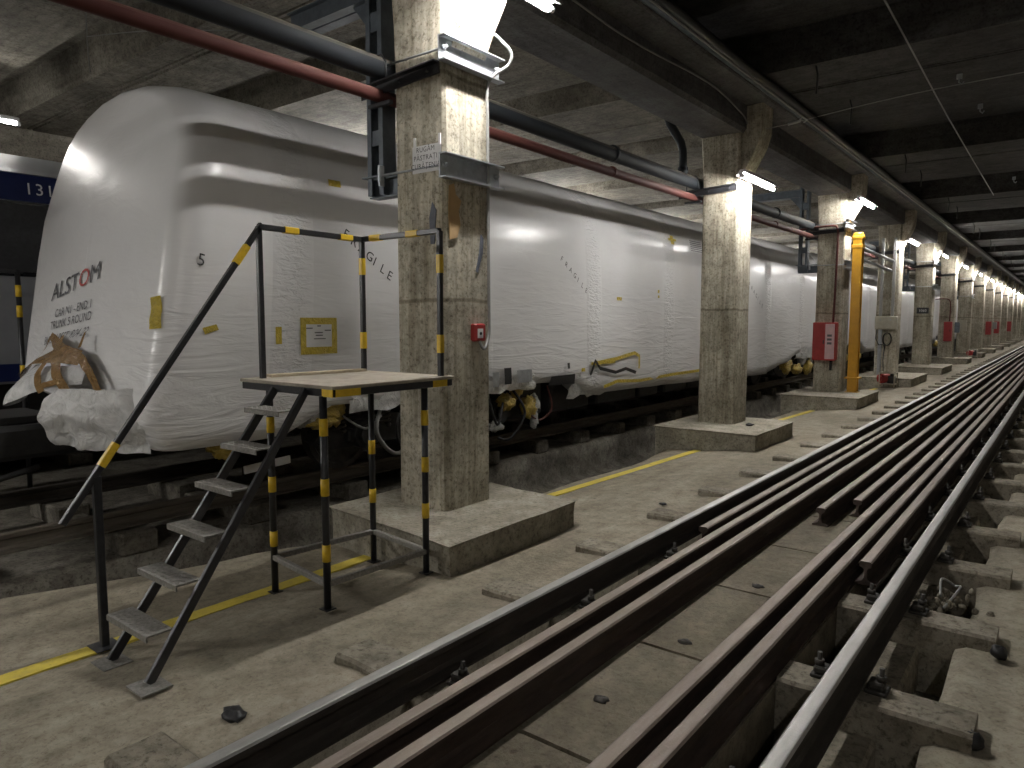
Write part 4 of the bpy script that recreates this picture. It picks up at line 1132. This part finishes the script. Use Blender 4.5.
m = MB(); m.box((-3.63, g2 - .12, 2.95), (-3.41, g2 + .08, 3.03), .01); m.box((-3.63, g2 - .12, 3.13), (-3.41, g2 + .08, 3.2), .01); m.cyl((-3.6, g2 - .02, 3.22), (-3.44, g2 - .02, 3.22), .05, 12); m.build('pivot_head', M['orange'], op)
m = MB(); m.cyl((-3.45, g2 + .1, 2.95), (-3.45, g2 + 3.2, 2.90), .035, 10); m.cyl((-3.45, g2 + .1, 2.72), (-3.45, g2 + 3.0, 2.66), .03, 10); m.build('side_bar', M['galv'], op)
g3 = gy(3)
bx = empty('switch_box', (-3.98, g3 - .33, 1.25), 'cream electrical switch box on the fourth column', 'electrical box')
m = MB(); m.box((-4.24, g3 - .42, 1.24), (-3.70, g3 - .266, 1.60), .02); m.build('body', M['cream'], bx)
m = MB(); m.box((-4.2, g3 - .432, 1.28), (-3.74, g3 - .42, 1.56), .006); m.build('cover', M['cream'], bx)
for x in (-4.1, -3.85):
    m = MB(); m.cyl((x, g3 - .44, 1.5), (x, g3 - .43, 1.5), .02, 8); m.build('screw', M['galv'], bx)
for x in (-4.13, -3.84):
    m = MB(); m.box((x - .035, g3 - .34, 1.6), (x + .035, g3 - .266, 3.7), .008); tag(m.build('cable_trunking', M['conduit']), 'pale vertical cable trunking on the fourth column, %s' % ('left of the pair' if x < -4 else 'right of the pair'), 'trunking', 'trunkings above the switch box')
m = MB(); m.box((-4.16, g3 - .33, .0), (-4.07, g3 - .266, 1.24), .008); tag(m.build('cable_trunking', M['galv']), 'grey trunking below the switch box down to the plinth', 'trunking')
P = []
for i in range(60):
    a = i / 60 * 2 * math.pi * 3; P.append((-3.93 + .10 * math.cos(a), g3 - .33 - .001 * i, .98 + .17 * math.sin(a)))
m = MB(); m.tube(P, .014, 6); m.tube([(-4.18, g3 - .4, 1.24), (-4.2, g3 - .42, 1.0), (-4.12, g3 - .42, .82), (-4.0, g3 - .38, .85)], .014, 6); m.tube([(-3.98, g3 - .38, .85), (-4.0, g3 - .4, .4), (-3.96, g3 - .5, .02)], .014, 6)
tag(m.build('coiled_cable', M['rubber']), 'coiled black cable hanging below the cream switch box', 'cable')
mc = empty('small_machine', (-3.62, 20.02, FZ + .012), 'small red motor pump on the floor by the fourth column', 'pump')
m = MB(); m.cyl((-3.74, 19.9, .02), (-3.62, 20.1, .02), .12, 14); m.cyl((-3.76, 19.87, .02), (-3.74, 19.9, .02), .07, 12); m.build('motor', M['red'], mc)
m = MB(); m.box((-3.60, 19.95, -.1), (-3.44, 20.2, .09), .02); m.cyl((-3.5, 20.05, .09), (-3.5, 20.05, .15), .05, 10); m.build('pump_head', M['black_steel'], mc)
m = MB()
for x in (-3.76, -3.42): m.tube([(x, 19.86, FZ + .02), (x, 20.26, FZ + .02), (x, 20.26, .17), (x, 19.86, .17), (x, 19.86, FZ + .02)], .013, 8)
m.tube([(-3.76, 19.86, .17), (-3.42, 19.86, .17)], .013, 8); m.tube([(-3.76, 20.26, .17), (-3.42, 20.26, .17)], .013, 8); m.box((-3.76, 19.9, -.13), (-3.42, 20.2, -.11)); m.build('carry_frame', M['cream'], mc)
g4 = gy(4)
m = MB(); m.box((-4.16, g4 - .295, 1.72), (-3.80, g4 - .262, 1.92), .006); pl = tag(m.build('number_plate', M['black_steel']), 'dark plate with white number on the fifth column', 'sign')
text_obj('plate_number', '1060', .115, M['white_paint'], lambda x, y: (-3.98 + x, g4 - .299, 1.78 + y), pl, align='CENTER')
g5 = gy(5)
def redbox(k, lab, x0=-4.04, x1=-3.76, z0=.66, z1=1.44):
    g = gy(k); r = empty('fire_box', ((x0 + x1) / 2, g - .36, z0), lab, 'cabinet', 'red boxes on the far columns')
    m = MB(); m.box((x0, g - .44, z0), (x1, g - .266, z1), .012); m.build('body', M['red'], r)
    m = MB(); m.box((x0 + .03, g - .452, z0 + .03), (x1 - .03, g - .44, z1 - .03), .004); d = m.build('door', M['red'], r)
    m = MB(); m.box((x1 - .07, g - .465, (z0 + z1) / 2), (x1 - .05, g - .45, (z0 + z1) / 2 + .08)); m.build('handle', M['black_steel'], d)
redbox(5, 'red hose box on the sixth column'); redbox(8, 'red hose box on the ninth column'); redbox(9, 'red hose box on the tenth column'); redbox(11, 'tiny red hose box on the twelfth column')
line('drop_pipe', [(-4.4, g5 - .3, 2.35), (-4.1, g5 - .3, 2.36), (-3.9, g5 - .3, 2.3), (-3.86, g5 - .3, 2.0), (-3.87, g5 - .3, 1.45)], .022, 'red_pipe', 'red pipe dropping to the hose box on the sixth column', 'pipe')
m = MB(); m.box((X1, g5 + .0, 1.0), (X1 + .16, g5 + .25, 1.42), .01); m.box((X1 + .16, g5 + .03, 1.04), (X1 + .17, g5 + .22, 1.38), .004)
tag(m.build('junction_box', M['bluegrey']), 'dark grey junction box on the right face of the sixth column', 'electrical box')
g6 = gy(6)
m = MB(); m.box((-4.2, g6 - .38, 1.0), (-3.85, g6 - .266, 1.5), .015); m.box((-4.16, g6 - .39, 1.05), (-3.89, g6 - .38, 1.45), .005)
tag(m.build('junction_box', M['cream']), 'cream junction box on the seventh column', 'electrical box')
mc2 = copy_tree(mc); mc2.location = (-3.5, gy(6) - 1.2, FZ + .012); mc2['label'] = 'second small red motor pump, far off before the seventh column'
m = MB(); m.box((X1, gy(8) - .1, 1.0), (X1 + .2, gy(8) + .2, 1.4), .01)
tag(m.build('junction_box', M['conduit']), 'pale junction box on the right face of the ninth column', 'electrical box')

# ------------------------------------------------------------------ litter on the floors
for i, (x, y, s, lab) in enumerate(((-2.72, 1.55, .045, 'small black scrap on the floor between the steps and the rail'), (-2.86, 5.9, .025, 'dark crumb on the floor before the second plinth'))):
    m = MB(); m.blob((x, y, FZ + .02), (s * 1.5, s, s * .4), i + 3, .5, 12, 7, 3); tag(m.build('scrap', M['rubber']), lab, 'scrap')
m = MB(); m.blob((-3.5, 9.9, .015), (.05, .04, .02), 4, .5); tag(m.build('scrap', M['rubber']), 'dark scrap lying on the plinth of the second column', 'scrap')
for i, (x, y) in enumerate(((-1.5, 3.38), (-1.47, 4.40), (-1.55, 2.62))):
    m = MB(); m.blob((x, y, -.20), (.035, .028, .012), i + 20, .35, 12, 7, 3); tag(m.build('dirt_clump', M['grime']), 'small clump of dirt on the track slab, %s from the viewer' % ['second', 'third', 'nearest'][i], 'dirt', 'dirt clumps on the slab')
m = MB()
for q in range(70):
    a = random.uniform(0, 6.28); r = abs(random.gauss(0, .10)); 
    m.blob((-0.53 + r * math.cos(a), 4.85 + 1.8 * r * math.sin(a), -.245 + max(0, .13 - r) * random.random()), tuple(random.uniform(.012, .028) for _ in range(3)), q, .25, 8, 5, 2)
tag(m.build('gravel_pile', M['sleeper']), 'pile of gravel and scrap against the right rail', 'gravel', kind='stuff')
line('scrap_wire', [(-.50, 4.72, -.2), (-.44, 4.9, -.12), (-.48, 5.05, -.16), (-.54, 4.95, -.1), (-.52, 4.75, -.14)], .008, 'conduit', 'loop of scrap wire in the gravel by the right rail', 'wire')
for i, (y, x) in enumerate(((3.27, -.22), (4.25, -.2))):
    m = MB(); m.blob((x, y, -.2), (.04, .04, .035), i + 31, .22, 12, 8, 3); tag(m.build('grease_lump', M['rubber']), 'black greasy lump at the end of a right-hand sleeper, %s' % ('nearest the viewer' if i == 0 else 'further off'), 'lump', 'greasy lumps')
for a, b in ((1.2, 2.15), (2.4, 3.25), (3.5, 4.3), (4.5, 4.9)):
    m = MB(); m.box((-2.10, a, -.30), (-2.03, b, -.185), .012); o = m.build('concrete_strip', M['sleeper'])
    tag(o, 'narrow concrete strip beside the left rail, between its rail clips', 'strip', 'concrete strips beside the left rail')
